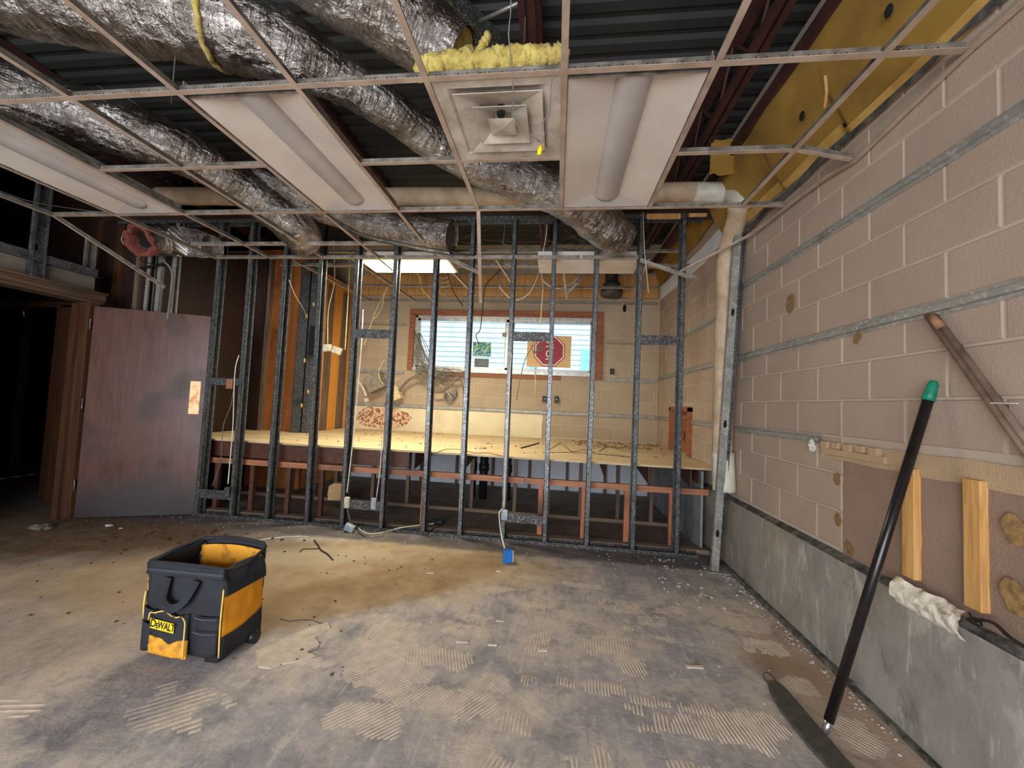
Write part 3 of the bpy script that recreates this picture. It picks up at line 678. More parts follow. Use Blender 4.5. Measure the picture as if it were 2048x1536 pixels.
C = [PZ(-150, 160, 3.38), PZ(0, 188, 3.38), PZ(120, 222, 3.38), PZ(250, 260, 3.36), PZ(345, 295, 3.33), PZ(435, 342, 3.3), PZ(520, 400, 3.22), PZ(590, 452, 3.1), PZ(612, 485, 3.02)]
duct('second foil duct from the left edge, ending between the left studs', C, [.23, .22, .21, .2, .19, .17, .18, .2, .18], 9, ends=[(1, 'foil')])
D = [PZ(395, 325, 3.42), PZ(480, 350, 3.4), PZ(560, 380, 3.36), PZ(660, 420, 3.3), PZ(740, 445, 3.26), PZ(830, 462, 3.2), PZ(905, 474, 3.12)]
duct('thinner foil duct dipping behind the left ceiling light toward the middle studs', D, [.11, .12, .13, .15, .17, .19, .17], 13, ends=[(1, 'foil')])
E_ = [PY(282, 481, 3.62), PY(312, 480, 3.78), PY(350, 482, 3.92), PY(395, 487, 3.93), PY(426, 494, 3.95)]
tE, SE, RE = duct('short torn foil duct with red liner above the wooden door', E_, [.165, .17, .175, .16, .13], 17, ends=[(1, 'foil')])
q_ = MB(); dE = (SE[1]-SE[0]).normalized()
q_.tube([SE[0]+dE*.02, SE[0]-dE*.005, SE[0]-dE*.03, SE[0]-dE*.031, SE[0]-dE*.0, SE[0]+dE*.12], [.165, .17, .16, .125, .115, .11], 30, False, lambda i, a, r, p: r*(1+.34*noise.noise(Vector((math.cos(a)*2.6, math.sin(a)*2.6, i*.15))))); q_.build('torn_liner', M['pink'], tE, True)
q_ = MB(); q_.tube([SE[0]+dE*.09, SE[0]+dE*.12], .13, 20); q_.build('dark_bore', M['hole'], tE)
ds_ = min(range(len(SA)), key=lambda i_: (SA[i_]-PZ(446, 60, 3.41)).length)
q_ = MB(); tt_ = (SA[ds_+2]-SA[ds_-2]).normalized(); xx_ = tt_.cross(Vector((0, 0, 1))).normalized(); yy_ = xx_.cross(tt_)
q_.tube([SA[ds_]+(xx_*math.cos(a_)+yy_*math.sin(a_))*RA[ds_]*(1.0+.05*noise.noise(Vector((a_*3, 0, 0))))+tt_*.015*noise.noise(Vector((a_*4, 2, 0))) for a_ in [k_*2*PI/48 for k_ in range(49)]], [.016+.010*noise.noise(Vector((k_*.7, 0, 0))) for k_ in range(49)], 8, False); q_.build('seam_insulation', M['fibreglass'], dA, True)
# black tie wires along duct D
for k, (dy, lb) in enumerate(((0, 'upper'), (7, 'lower'))):
    q = MB(); q.tube(spline([PY(655, 430+dy, 3.35), PY(720, 465+dy, 3.4), PY(800, 485+dy, 3.45), PY(880, 500+dy, 3.5), PY(950, 510+dy*.2, 3.5)], .04), .006, 6); tag(q.build('cable', M['dark_wire'], smooth=True), lb+' one of two black cables sagging under the middle foil duct', 'cable')
# fibreglass on top of the diffuser
fg = MB()
def fluffy(mb, c, r, seed, sq=(1, 1, 1), n=12, amp=.35):
    c = Vector(c); b = len(mb.v)
    for i in range(n+1):
        for j in range(2*n):
            th = PI*i/n; ph = PI*j/n; d = Vector((math.sin(th)*math.cos(ph), math.sin(th)*math.sin(ph), math.cos(th)))
            k = 1+amp*noise.noise(d*2.2+Vector((seed, 0, 0)))+amp*.5*noise.noise(d*6+Vector((seed, 3, 0)))
            mb.v.append(c+Vector((d.x*sq[0], d.y*sq[1], d.z*sq[2]))*r*k)
    for i in range(n):
        for j in range(2*n):
            j2 = (j+1) % (2*n); mb.f.append((b+i*2*n+j, b+(i+1)*2*n+j, b+(i+1)*2*n+j2, b+i*2*n+j2)); mb.m.append(mb.mi)
for i in range(26):
    px = 852+i*10.6; py = 140-(i/25)*22-(i % 3)*3
    p = PY(px, py, 1.80); fluffy(fg, p, .045+.012*random.random(), i*1.7, (1, 1.2, .75+.35*random.random()), 9)
for i in range(7): fluffy(fg, PY(945+i*5, 128-i*9, 1.85), .022, i*2.3, (1, 1, 1.2), 8)
tag(fg.build('fibreglass_batt', M['fibreglass'], smooth=True), 'ragged strip of yellow fibreglass lying on top of the air diffuser', 'insulation')

# ---------------------------------------------------------------- wall insulation
ins = thing('wall_insulation', 'long yellow insulation batt along the top of the block wall', 'insulation', (1.55, 2.5, 3.3))
im = MB()
def insf(u, v):
    Y = .8+u*3.2; lo = 3.06+.03*noise.noise(Vector((Y*2.2, 0, 2)))+(.05 if Y > 2.35 else 0)+(.04 if Y > 3 else 0); z = lo+v*(3.66-lo)
    return (1.60-.17*v-.05*math.sin(v*PI)-.018*noise.noise(Vector((Y*3, v*4, 1))), Y, z)
gridpatch(im, insf, 160, 18); im.build('batt', M['foam'], ins, True)
ie = MB(); gridpatch(ie, lambda u, v: (1.63-.045*v*(1), .8+u*3.2, 3.065-.05*(1-v)+.03*noise.noise(Vector(((.8+u*3.2)*2.2, 0, 2)))+(.05 if u*3.2+.8 > 2.35 else 0)+(.04 if u*3.2+.8 > 3 else 0)), 120, 3); ie.build('torn_edge', M['foam_face'], ins, True)
for (px, py) in ((1768, 22), (1597, 232)):
    p = PX(px, py, 1.44); k = MB(); fluffy(k, p+Vector((.02, 0, 0)), .022, px, (.5, 1, 1.3), 8, .2); k.build('tear', M['hole'], ins)
fl2 = MB(); fl2.tube(spline([PX(1650, 152, 1.40), PX(1653, 185, 1.42), PX(1649, 215, 1.44)], .03), .008, 6); fl2.build('loose_tuft', M['foam_face'], ins)
f2 = MB(); gridpatch(f2, lambda u, v: (1.61-.10*v-.03*noise.noise(Vector((u*9, v*4, 5))), 4.2+u*2.3, 3.44+.05*noise.noise(Vector((u*5, 0, 3)))+v*.3), 40, 6); tag(f2.build('insulation_scrap', M['foam'], smooth=True), 'ragged yellow insulation on the wall top in the far room', 'insulation')
k = MB(); gridpatch(k, lambda u, v: (1.24+.36*u, 3.42-.02*v, 3.45+.3*v+.03*noise.noise(Vector((u*6, v*4, 0)))), 10, 8); k.build('end_batt', M['foam'], ins, True)
k = MB()
gridpatch(k, lambda u, v: (XR-.03, 1.2+u*3.0, 3.0+.03*noise.noise(Vector((u*14, 0, 7)))+v*.06), 80, 2); tag(k.build('sealant_strip', M['ledge']), 'dark ragged sealant line on block wall below the yellow insulation', 'sealant')

# ---------------------------------------------------------------- cream pipe
pipe = thing('wrapped_pipe', 'cream wrapped pipe crossing overhead then dropping down beside the block wall', 'pipe', (1.5, 3.8, .8))
def pf(i, a, r, p): return r*(1+.035*noise.noise(p*5+Vector((a, 0, 0))))
xp = MB()
hz = spline([PY(320, 392, 3.75), PY(640, 394, 3.75), PY(1000, 393, 3.75), PY(1330, 386, 3.75), PY(1400, 386, 3.75)], .05); xp.tube(hz, .092, 20, True, pf); xp.build('overhead_run', M['pipewrap'], pipe, True)
el = MB(); el.tube(spline([PY(1390, 386, 3.75), PY(1428, 386, 3.72), PX(1462, 387, 1.53), PX(1479, 400, 1.54), PX(1478, 422, 1.54)], .03), .094, 20, True, pf); el.build('elbow', M['pvcwhite'], pipe, True)
vr = MB(); vr.tube(spline([PX(1480, 405, 1.54), PX(1474, 436, 1.54), PX(1463, 475, 1.54), PX(1453, 522, 1.54), PX(1450, 640, 1.53), PX(1447, 760, 1.53), PX(1445, 860, 1.53), PX(1444, 925, 1.53)], .05), .084, 20, True, pf); vr.build('vertical_run', M['pipewrap'], pipe, True)
eb_ = MB(); eb_.tube(spline([PX(1446, 905, 1.54), PX(1447, 935, 1.54), PX(1448, 965, 1.54), PX(1448, 982, 1.54)], .02), [.088, .094, .096, .098, .098, .096, .09, .08, .06][:len(spline([PX(1446, 905, 1.54), PX(1447, 935, 1.54), PX(1448, 965, 1.54), PX(1448, 982, 1.54)], .02))] if False else .094, 20, True, pf); eb_.build('end_cap', M['pvcwhite'], pipe, True)
hg = MB(); hg.cyl(PY(1447, 345, 3.75), PY(1447, 375, 3.75), .02, 8); hg.tube([PY(1447, 270, 3.75), PY(1447, 350, 3.75)], .005, 6); hg.build('hanger', M['black_iron'], pipe, True)

# ---------------------------------------------------------------- metal stud wall
YS = 3.99; DS = .098
sw = thing('stud_wall', 'open metal stud partition standing between the room and the window room', 'stud wall', (-1.3, YS, 0))
feet = [-3.96, -3.535, -3.105, -2.635, -2.23, -1.79, -1.33, -.94, -.49, -.065, .35, .795, 1.21]
tops = [-3.93, -3.54, -3.105, -2.68, -2.25, -1.80, -1.355, -.955, -.505, -.08, .365, .80, 1.215]
def stud_mesh(mb, p0, p1, w=.045, d=DS, openx=1, holes=True):
    # C section: web on the side away from the open side, flanges front and back, small lips
    a, b = Vector(p0), Vector(p1); ax = (b-a)/2; c = (a+b)/2; X = Vector((1, 0, 0)); Y_ = Vector((0, 1, 0)); t = .0016
    mb.mi = 0
    mb.obox(c-X*openx*(w/2-t), ax, X*t, Y_*d/2)
    for s_ in (-1, 1):
        mb.obox(c+Y_*s_*(d/2-t), ax, X*w/2, Y_*t); mb.obox(c+X*openx*(w/2-t)+Y_*s_*(d/2-.007), ax, X*t, Y_*.007)
    if holes:
        mb.mi = 1; L = (b-a).length; k = .32
        while k < L-.1:
            o = a+(b-a)*(k/L)-X*openx*(w/2-t); u = (b-a).normalized(); ptsx = [o-X*.0022+Y_*(.016*math.cos(q))+u*(.034*math.sin(q)*(1 if abs(math.sin(q)) < .9 else .95)) for q in [j*PI/5 for j in range(10)]]
            mb.prism(ptsx, X*.0044); k += .61
for i, (f, tp) in enumerate(zip(feet, tops)):
    s = MB(); yc = YS+DS/2
    stud_mesh(s, (f, yc, .004), (tp, yc, 3.39), openx=1 if i < 10 else -1)
    s.build('stud', [M['galv'], M['hole']], sw)
tr = MB(); tr.box((-5.3, YS-.004, 3.385), (1.42, YS+DS+.004, 3.39)); tr.box((-5.3, YS-.006, 3.35), (1.42, YS-.004, 3.39)); tr.box((-5.3, YS+DS+.004, 3.35), (1.42, YS+DS+.006, 3.39)); tr.build('top_track', M['galv'], sw)
bt = MB(); bt.box((-4.0, YS-.004, 0.0), (1.42, YS+DS+.004, .004)); bt.box((-4.0, YS-.006, 0), (1.42, YS-.003, .035)); bt.box((-4.0, YS+DS+.003, 0), (1.42, YS+DS+.006, .035)); bt.build('bottom_track', M['galv_dirty'], sw)
for (a, b, z0, z1) in ((4, 5, 2.045, 2.145), (8, 9, 2.055, 2.155), (11, 12, 2.055, 2.15), (4, 5, .21, .305), (8, 9, .2, .29), (0, 1, .20, .30)):
    s = MB(); x0, x1 = feet[a]+.02, feet[b]-.02; w_ = 8
    def bf(u, v): return (x0+(x1-x0)*u, YS-.004-.004*noise.noise(Vector((u*5, v, a))), z0+(z1-z0)*v+.004*noise.noise(Vector((u*6, 0, a+v*5))))
    gridpatch(s, bf, 10, 4); s.box((x0, YS-.001, z0+.003), (x1, YS+.006, z1-.003)); s.build('blocking', M['galv_dirty'], sw)
s = MB(); s.box((feet[0]+.02, YS+.002, 1.47), (feet[1]-.02, YS+.006, 1.55)); s.build('blocking', M['galv'], sw)
# paired jamb studs behind some
for x, z1 in ((-2.16, 2.0), (-.43, 2.0)):
    pass

# right end post (leaning)
pst = thing('steel_post', 'bright galvanised leaning end stud in front of the pipe', 'stud', (1.45, 3.72, 0))
b0_, b1_ = PY(1430, 1138, 3.70), PY(1476, 470, 3.60); b0_.z = .008
s = MB(); ax_ = (b1_-b0_); n_ = ax_.normalized(); sx_ = Vector((1, 0, 0)); sx_ = (sx_-n_*sx_.dot(n_)).normalized(); sy_ = n_.cross(sx_)
if sy_.y < 0: sy_ = -sy_
s.obox((b0_+b1_)/2, sx_*.031, sy_*.0012, ax_/2)
for q_ in (-1, 1): s.obox((b0_+b1_)/2+sx_*q_*.030+sy_*.018, sx_*.0012, sy_*.018, ax_/2); s.obox((b0_+b1_)/2+sx_*q_*.026+sy_*.036, sx_*.005, sy_*.0012, ax_/2)
s.mi = 1
for k in (.33, 1.3, 2.3): s.prism([b0_+n_*(k+.036*math.sin(a))+sx_*(.014*math.cos(a))-sy_*.002 for a in [j*PI/6 for j in range(12)]], sy_*.004)
s.build('stud', [M['galv_light'], M['hole']], pst)
s2 = MB(); s2.box((1.38, 3.66, 0), (1.58, 3.80, .006)); s2.build('base_plate', M['galv_light'], pst)
s3 = MB(); s3.bar(b0_+Vector((.05, .04, .3)), b1_+Vector((.045, .03, 0)), .028, .04, up=(0, 1, 0)); s3.bar(b0_+Vector((.07, .03, .3)), b1_+Vector((.062, .02, 0)), .004, .05, up=(0, 1, 0)); s3.build('side_track', M['galv'], pst)

# ---------------------------------------------------------------- platform behind the studs
pf_ = thing('plywood_platform', 'long dusty plywood platform on a timber frame behind the studs', 'platform', (-1.2, 4.12, 0))
dk = MB()
def dz(x): return .855 if x < -3 else .845-.012*(x+3)/4.6
out = [(-4.58, 4.17), (-2.7, 4.14), (-1.0, 4.15), (.3, 4.13), (1.62, 4.14), (1.62, 6.58), (-3.70, 6.58), (-3.70, 5.40), (-4.58, 5.40)]
dk.prism([(x, y, .822) for x, y in out], (0, 0, .02)); dk.build('deck_sheet', M['ply'], pf_)
for a, b in ((-4.5, -1.9), (-1.88, -.3), (-.28, 1.56)):
    s = MB(); s.box((a, 4.155, .565), (b, 4.20, .625)); s.build('front_rail', M['bench_wood'], pf_)
for i, x in enumerate((-4.38, -3.9, -3.45, -3.0, -2.6, -1.40, -.125, .325, .76, 1.205)):
    s = MB(); s.box((x-.025, 4.16, .045), (x+.025, 4.20, .565)); s.build('post', M['bench_post'] if i > 4 else M['brown_sheet'], pf_)
s = MB(); s.box((-4.5, 4.11, 0), (1.56, 4.21, .04)); s.build('sill_plate', M['plate_wood'], pf_)
s = MB(); s.box((-4.5, 4.96, 0), (1.5, 5.05, .04)); s.build('sill_plate', M['plate_wood'], pf_)
for x in (-3.55, -2.9, -2.38, -1.9, -1.04, -.48, -.06, .345, .8, 1.2):
    s = MB(); s.box((x-.022, 4.98, .04), (x+.022, 5.03, .80)); s.build('post', M['grey_post'], pf_)
for x in (-4.3, -3.75, -3.2, -2.65, -2.1, -1.55, -1.0, .55, .98, 1.4):
    s = MB(); s.prism([(x, 4.22, .82), (x, 4.22, .63), (x, 5.5, .80), (x, 5.5, .82)], (.012, 0, 0)); s.build('bracket_sheet', M['brown_sheet'], pf_)
for x0 in (-4.5,):
    s = MB(); s.box((-4.5, 4.2, .64), (-1.6, 4.215, .822)); s.build('apron_board', M['brown_sheet'], pf_)
gs = MB(); gs.box((1.50, 4.2, 0), (1.52, 6.5, .80)); gs.build('side_panel', M['grey_board'], pf_)
s = MB(); s.prism([(1.48, 4.22, .82), (1.48, 4.22, .66), (1.48, 6.0, .80), (1.48, 6.0, .82)], (.012, 0, 0)); s.build('bracket_sheet', M['brown_sheet'], pf_)

# bent nails, crumbs and scraps on the platform and floor
def crumbs(name, label, cat, spots, mat, parent=None):
    m_ = MB()
    for (x, y, z, r) in spots: fluffy(m_, (x, y, z+r*.5), r, x*7+y*3, (1.3, 1, .6), 4, .6)
    o = m_.build(name, mat, parent); return tag(o, label, cat, None, 'stuff')
sp = [(random.uniform(-4.3, 1.5), random.triangular(3.55, 3.97, 3.9), 0, random.uniform(.002, .006)) for _ in range(110)]+[(random.uniform(.9, 1.55), random.uniform(3.0, 3.9), 0, random.uniform(.003, .01)) for _ in range(70)]+[(random.uniform(-1.2, 1.5), random.uniform(1.9, 3.6), 0, random.uniform(.002, .005)) for _ in range(80)]+[(1.56-abs(random.gauss(0, .04)), random.uniform(1.7, 3.9), 0, random.uniform(.003, .007)) for _ in range(120)]
crumbs('plaster_crumbs', 'white plaster crumbs scattered on the floor along walls', 'debris', sp, M['paperwhite'])
sp = [(random.uniform(-4.8, -2.3), random.uniform(2.9, 3.7), 0, random.uniform(.004, .016)) for _ in range(90)]+[(random.uniform(-4.5, -1.0), random.uniform(1.9, 3.4), 0, random.uniform(.003, .008)) for _ in range(90)]
crumbs('dirt_crumbs', 'dark dirt crumbs scattered on the left floor', 'debris', sp, M['jamb'])
sp = [(random.uniform(-3.4, 1.4), random.uniform(4.4, 6.4), .842, random.uniform(.004, .011)) for _ in range(120)]+[(random.uniform(.3, 1.6), random.uniform(5.6, 6.55), .842, random.uniform(.006, .018)) for _ in range(110)]
crumbs('platform_crumbs', 'tan crumbs scattered over the plywood platform', 'debris', sp, M['kraft'])
sp = [(random.uniform(-1.0, 1.4), random.uniform(4.25, 4.95), 0, random.uniform(.003, .009)) for _ in range(60)]+[(random.uniform(-3.0, 1.4), random.uniform(5.1, 6.3), 0, random.uniform(.005, .018)) for _ in range(70)]
crumbs('rubble', 'pale rubble on the dark floor beneath the platform', 'debris', sp, M['nonmetal_grey'])
for lb, (px, py), r, mt in (('crumpled clear plastic scrap on the dark dirt left of the door', (82, 1058), .07, 'gwb'), ('small white plaster chunk on the dirt below the door', (218, 1052), .028, 'paperwhite'), ('flat brown scrap of wood lying behind the tool bag', (418, 1078), .04, 'jamb'), ('tiny white chip nearest the tool bag\'s left, below the door', (241, 1057), .013, 'paperwhite')):
    m_ = MB(); p = PZ(px, py, 0); fluffy(m_, p+Vector((0, 0, r*.2)), r, px, (1.3, .8, .35), 10, .7); tag(m_.build('floor_scrap', M[mt]), lb, 'scrap')

# thinset ridges on the floor: each patch a set of raised ribs
def ridges(x0, y0, x1, y1, pitch, ang, h=.0035, seed=0, curve=0):
    m_ = MB(); cx, cy = (x0+x1)/2, (y0+y1)/2; wx, wy = (x1-x0)/2, (y1-y0)/2
    R = math.hypot(wx, wy); ca, sa = math.cos(ang), math.sin(ang); k = -R
    while k < R:
        run = []; s_ = -R
        while s_ <= R:
            X = cx+ca*s_-sa*(k+curve*s_*s_); Y = cy+sa*s_+ca*(k+curve*s_*s_)
            e = .15+((X-cx)/wx)**4+((Y-cy)/wy)**4+1.5*noise.noise(Vector((X*9, Y*9, seed)))+.5*noise.noise(Vector((X*26, Y*26, seed)))
            if e < 1.0: run.append(Vector((X, Y, 0)))
            else:
                if len(run) > 1: rib(m_, run, pitch, h)
                run = []
            s_ += .02
        if len(run) > 1: rib(m_, run, pitch, h)
        k += pitch
    if m_.f: m_.build('adhesive_patch', M['ridge'], floor)
def rib(m_, run, pitch, h):
    d = (run[-1]-run[0]).normalized(); n_ = Vector((-d.y, d.x, 0))*pitch*.33; b = len(m_.v)
    for i, p in enumerate(run):
        hh = h if 0 < i < len(run)-1 else h*.2
        m_.v += [p-n_, p+Vector((0, 0, hh)), p+n_]
    for i in range(len(run)-1):
        a = b+3*i; m_.f += [(a, a+3, a+4, a+1), (a+1, a+4, a+5, a+2)]; m_.m += [0, 0]
RP = [(.40, 1.98, .62, 2.06, .016, 1.45, .006), (.60, 1.96, .80, 2.06, .016, 1.5, .006), (.38, 1.83, .60, 2.0, .018, 1.45, .005), (.58, 1.82, .78, 1.98, .017, 1.6, .004), (.74, 1.80, 1.0, 2.02, .018, 1.7, .0055), (.88, 1.90, 1.10, 2.06, .016, 1.75, .004),
      (-.15, 2.01, -.02, 2.10, .016, 1.5, .006), (.05, 2.04, .17, 2.12, .017, 1.4, .006), (.2, 2.02, .4, 2.12, .016, 1.5, .004),
      (.2, 2.30, .5, 2.56, .017, 1.5, .003), (.36, 2.18, .54, 2.36, .017, 1.75, .0035), (.62, 2.52, .78, 2.60, .016, 1.6, .005), (.60, 2.22, .72, 2.28, .02, 1.5, .006), (.46, 2.60, .56, 2.68, .016, 1.5, .004),
      (.38, 2.82, .66, 3.02, .017, 1.6, .004), (.72, 2.86, 1.0, 3.0, .018, 1.6, .004), (.6, 2.68, .8, 2.85, .02, 1.8, .003), (-.27, 3.18, .0, 3.30, .02, 1.3, .003), (.1, 3.14, .42, 3.24, .02, .3, .003),
      (1.18, 2.50, 1.5, 2.68, .018, 1.9, .0045), (1.1, 2.75, 1.5, 2.95, .02, 2.0, .003), (1.2, 2.95, 1.5, 3.2, .03, 2.4, .003), (1.22, 2.2, 1.4, 2.35, .018, 2.2, .003), (1.3, 1.86, 1.5, 2.1, .02, 2.3, .0025),
      (-1.5, 1.95, -1.1, 2.05, .016, .85, .004), (-1.05, 1.85, -.6, 2.25, .017, .8, .003), (-.8, 2.05, -.4, 2.25, .017, 1.9, .003), (-1.0, 2.2, -.75, 2.45, .018, .9, .003), (-.95, 1.6, -.6, 1.8, .018, .8, .003), (-.8, 1.78, -.35, 1.95, .017, 1.0, .003), (-.42, 1.75, -.2, 1.95, .017, .9, .0045),
      (-.65, 2.35, -.3, 2.5, .018, .9, .003), (-.2, 1.7, -.05, 1.85, .018, 1.5, .004), (.1, 1.55, .26, 1.75, .019, 1.6, .0045), (-.6, 2.5, -.35, 2.62, .018, 1.1, .003), (-.12, 2.25, .02, 2.5, .017, 1.5, .003), (-.22, 2.75, -.0, 2.85, .018, 1.6, .003), (-.55, 2.9, -.25, 3.05, .02, 1.2, .0025), (-.35, 1.95, -.15, 2.1, .017, 1.0, .003), (-1.9, 1.5, -1.4, 1.75, .03, .7, .002),
      (.5, 1.6, .75, 1.72, .02, 1.7, .003), (.85, 1.62, 1.05, 1.75, .02, 1.9, .003), (-.3, 1.5, -.1, 1.62, .02, 1.2, .003), (-2.4, 1.45, -2.15, 1.55, .03, .2, .004)]
for i, a in enumerate(RP): ridges(*a[:6], h=a[6]*(.85 if i < 9 else .55), seed=i*3.3)
for i, (a, b, px, py) in enumerate(((.07, .012, 925, 1285), (.05, .012, 985, 1291), (.06, .009, 860, 1147), (.05, .012, 1000, 1243), (.04, .012, 997, 1143), (.09, .02, 1390, 1335), (.05, .03, 1085, 1300))):
    p = PZ(px, py, 0); m_ = MB(); m_.obox(p+Vector((0, 0, .003)), (a/2, a*.05, 0), (0, b/2, 0), (0, 0, .004)); m_.build('adhesive_patch', M['ridge'], floor)
# pale raised adhesive sheet beside the bag, with a ragged crack edge
m_ = MB(); m_.prism([PZ(x, y, 0) for x, y in ((512, 1302), (545, 1290), (600, 1262), (655, 1245), (662, 1258), (628, 1276), (640, 1290), (612, 1305), (630, 1312), (590, 1325), (560, 1330), (540, 1338), (515, 1335))], (0, 0, .004)); m_.build('adhesive_sheet', M['ridge'], floor)
for pts_ in (((560, 1238), (580, 1243), (600, 1240), (625, 1240), (640, 1247), (655, 1246), (662, 1255), (650, 1262), (628, 1272)), ((622, 1283), (640, 1286), (636, 1298), (615, 1306), (600, 1318), (585, 1322), (560, 1330)), ((515, 1335), (520, 1318), (530, 1305))):
    m_ = MB(); m_.tube([PZ(x, y, .001) for x, y in pts_], .0028, 4); m_.build('crack_edge', M['rubber_grey'], floor)

# ---------------------------------------------------------------- furring strips and wall fittings
def furring(z0, z1, ya, yb, label, X=XR-.022, sag=0):
    t = MB(); zc = (z0+z1)/2; hh = (z1-z0)/2; n = 60
    prof_ = [(.0, -hh), (-.0, -hh*.45), (-.016, -hh*.4), (-.016, hh*.4), (0, hh*.45), (0, hh)]
    b = len(t.v)
    for i in range(n+1):
        Y = ya+(yb-ya)*i/n; wv = .004*noise.noise(Vector((Y*3, z0, 0)))
        for dx, dz_ in prof_: t.v.append(Vector((X+.018+dx+wv*.3, Y, zc+dz_+wv)))
    for i in range(n):
        for k in range(5): a = b+i*6+k; t.f.append((a, a+1, a+7, a+6)); t.m.append(0)
    o = t.build('furring_strip', M['galv_light']); 
    return tag(o, label, 'furring strip')
furring(1.873, 1.937, 1.0, 3.78, 'grey furring strip along the block wall at mid height, above the diagonal conduit')
furring(2.52, 2.585, 1.0, 3.76, 'uppermost grey furring strip along the near block wall')
furring(1.24, 1.295, 2.62, 3.78, 'lower grey furring strip ending in broken mortar on the block wall')
furring(1.87, 1.94, 3.98, 6.55, 'mid height furring strip on the block wall behind the stud wall')
furring(2.36, 2.42, 3.98, 5.4, 'upper furring strip on the block wall behind the stud wall')
furring(1.24, 1.3, 3.98, 4.9, 'lower furring strip on the block wall behind the stud wall, before the niche')
furring(1.24, 1.3, 5.8, 6.55, 'short furring strip between the niche and the far corner')
for z, lb in ((1.255, 'grey furring strip on the back wall just above the white plaster'), (1.86, 'grey furring strip on the back wall below the window')):
    s = MB(); s.box((-3.65, YB-.03, z), (XR-.03, YB-.003, z+.045)) if z < 1.5 else (s.box((-3.65, YB-.03, z-.02), (-2.7, YB-.003, z+.03)), s.box((.8, YB-.03, z-.02), (XR-.03, YB-.003, z+.03)))
    tag(s.build('furring_strip', M['galv_light']), lb, 'furring strip')
s = MB(); s.box((-3.65, YB-.03, 2.70), (-2.7, YB-.003, 2.73)); s.box((-3.65, YB-.03, 3.14), (XR-.03, YB-.003, 3.18)); s.box((.8, YB-.03, 2.47), (XR-.03, YB-.003, 2.50)); tag(s.build('furring_strip', M['greybox']), 'narrow furring strips on the back wall above and beside the window', 'furring strip')
s = MB(); s.box((-3.6, YB-.06, 3.24), (XR-.03, YB-.01, 3.62)); tag(s.build('wood_blocking', M['pine']), 'long yellowish board on the back wall above the window', 'board')
s = MB()
for i in range(5):
    y_ = 2.58-i*.09; s.box((XR-.03, y_-.05, 1.225+.004*(i % 2)), (XR+.0, y_, 1.262)) ; s.box((XR-.022, y_-.085, 1.19), (XR+.0, y_, 1.225))
tag(s.build('broken_mortar', M['tanpatch']), 'notched tan mortar remnant at the end of the lower furring strip', 'mortar')
fluffy_ = MB(); fluffy(fluffy_, (XR-.03, 2.66, 1.225), .028, 4, (.6, .7, 1.3), 10, .5); tag(fluffy_.build('plaster_lump', M['paperwhite']), 'white plaster lump on the end of the lower furring strip', 'plaster')
for (ya, yb, lb) in ((1.963, 2.026, 'narrower pine batten on the block wall, left of the pair'), (1.688, 1.753, 'right hand pine batten fixed to the block wall')):
    s = MB(); s.box((XR-.028, ya, .70), (XR+.01, yb, 1.192)); tag(s.build('pine_batten', M['pine'], bevel=.003), lb, 'batten')
s = MB()
gridpatch(s, lambda u, v: (XR-.05-.03*math.sin(v*PI)-.016*noise.noise(Vector((u*9, v*5, 2))), 2.03-u*.31, .575+v*(.115+.01*noise.noise(Vector((u*5, 0, 0))))), 30, 8); tag(s.build('broken_plaster', M['whiteplaster'], smooth=True), 'broken white plaster edge below the pine battens', 'plaster')
s = MB(); s.tube(spline([PX(1938, 1225, 1.58), PX(1952, 1250, 1.56), PX(1972, 1262, 1.56), PX(1990, 1268, 1.55)], .01), .004, 6); s.tube(spline([PX(1945, 1238, 1.585), PX(1985, 1245, 1.585), PX(2020, 1275, 1.585), PX(2060, 1300, 1.585)], .01), .006, 6); fluffy(s, PX(1950, 1243, 1.59), .016, 2, (1, 1.4, .8), 8); tag(s.build('cable', M['dark_wire'], smooth=True), 'frayed black cable poking out at the end of broken white plaster', 'cable')
for (px, py, r, X) in ((1581, 607, .055, 1.637), (1715, 675, .03, 1.637), (1674, 958, .03, 1.637), (1676, 1040, .03, 1.637), (1698, 1098, .035, 1.637), (2030, 1060, .045, 1.63), (2030, 1195, .05, 1.63)):
    p = PX(px, py, X); s = MB(); s.prism([p+Vector((-.0025, r*.9*math.cos(a)*(1+.4*noise.noise(Vector((math.cos(a), math.sin(a), px)))), r*1.2*math.sin(a)*(1+.4*noise.noise(Vector((math.sin(a), math.cos(a), px)))))) for a in [k*PI/10 for k in range(20)]], (.004, 0, 0)); s.build('glue_stain', M['insul_edge'] if px > 2000 else simple('brown stain %d' % px, srgb(140, 112, 78), srgb(118, 90, 56), 30, .8), wall_right)
# diagonal conduit
cdt = thing('diagonal_conduit', 'brown channel running diagonally down the block wall', 'conduit', (1.6, 1.8, 1.88))
s = MB(); p0, p1 = Vector((1.612, 1.88, 1.875)), Vector((1.612, 1.20, .80))
for dy in (-.022, .012): s.tube([p0+Vector((0, dy, .3*dy)), p1+Vector((0, dy, .3*dy))], .012, 10)
s.bar(p0+Vector((.012, 0, 0)), p1+Vector((.012, 0, 0)), .014, .04, up=(1, 0, 0))
s.build('channel', M['conduit_brown'], cdt, True)
s = MB(); s.tube([PX(1862, 632, 1.6), PX(1882, 655, 1.6)], .016, 10); s.build('end_fitting', M['kraft'], cdt, True)
s = MB(); s.bar(PX(1982, 806, 1.60), PX(2034, 807, 1.60), .006, .004); s.build('strap', M['pvcwhite'], cdt)

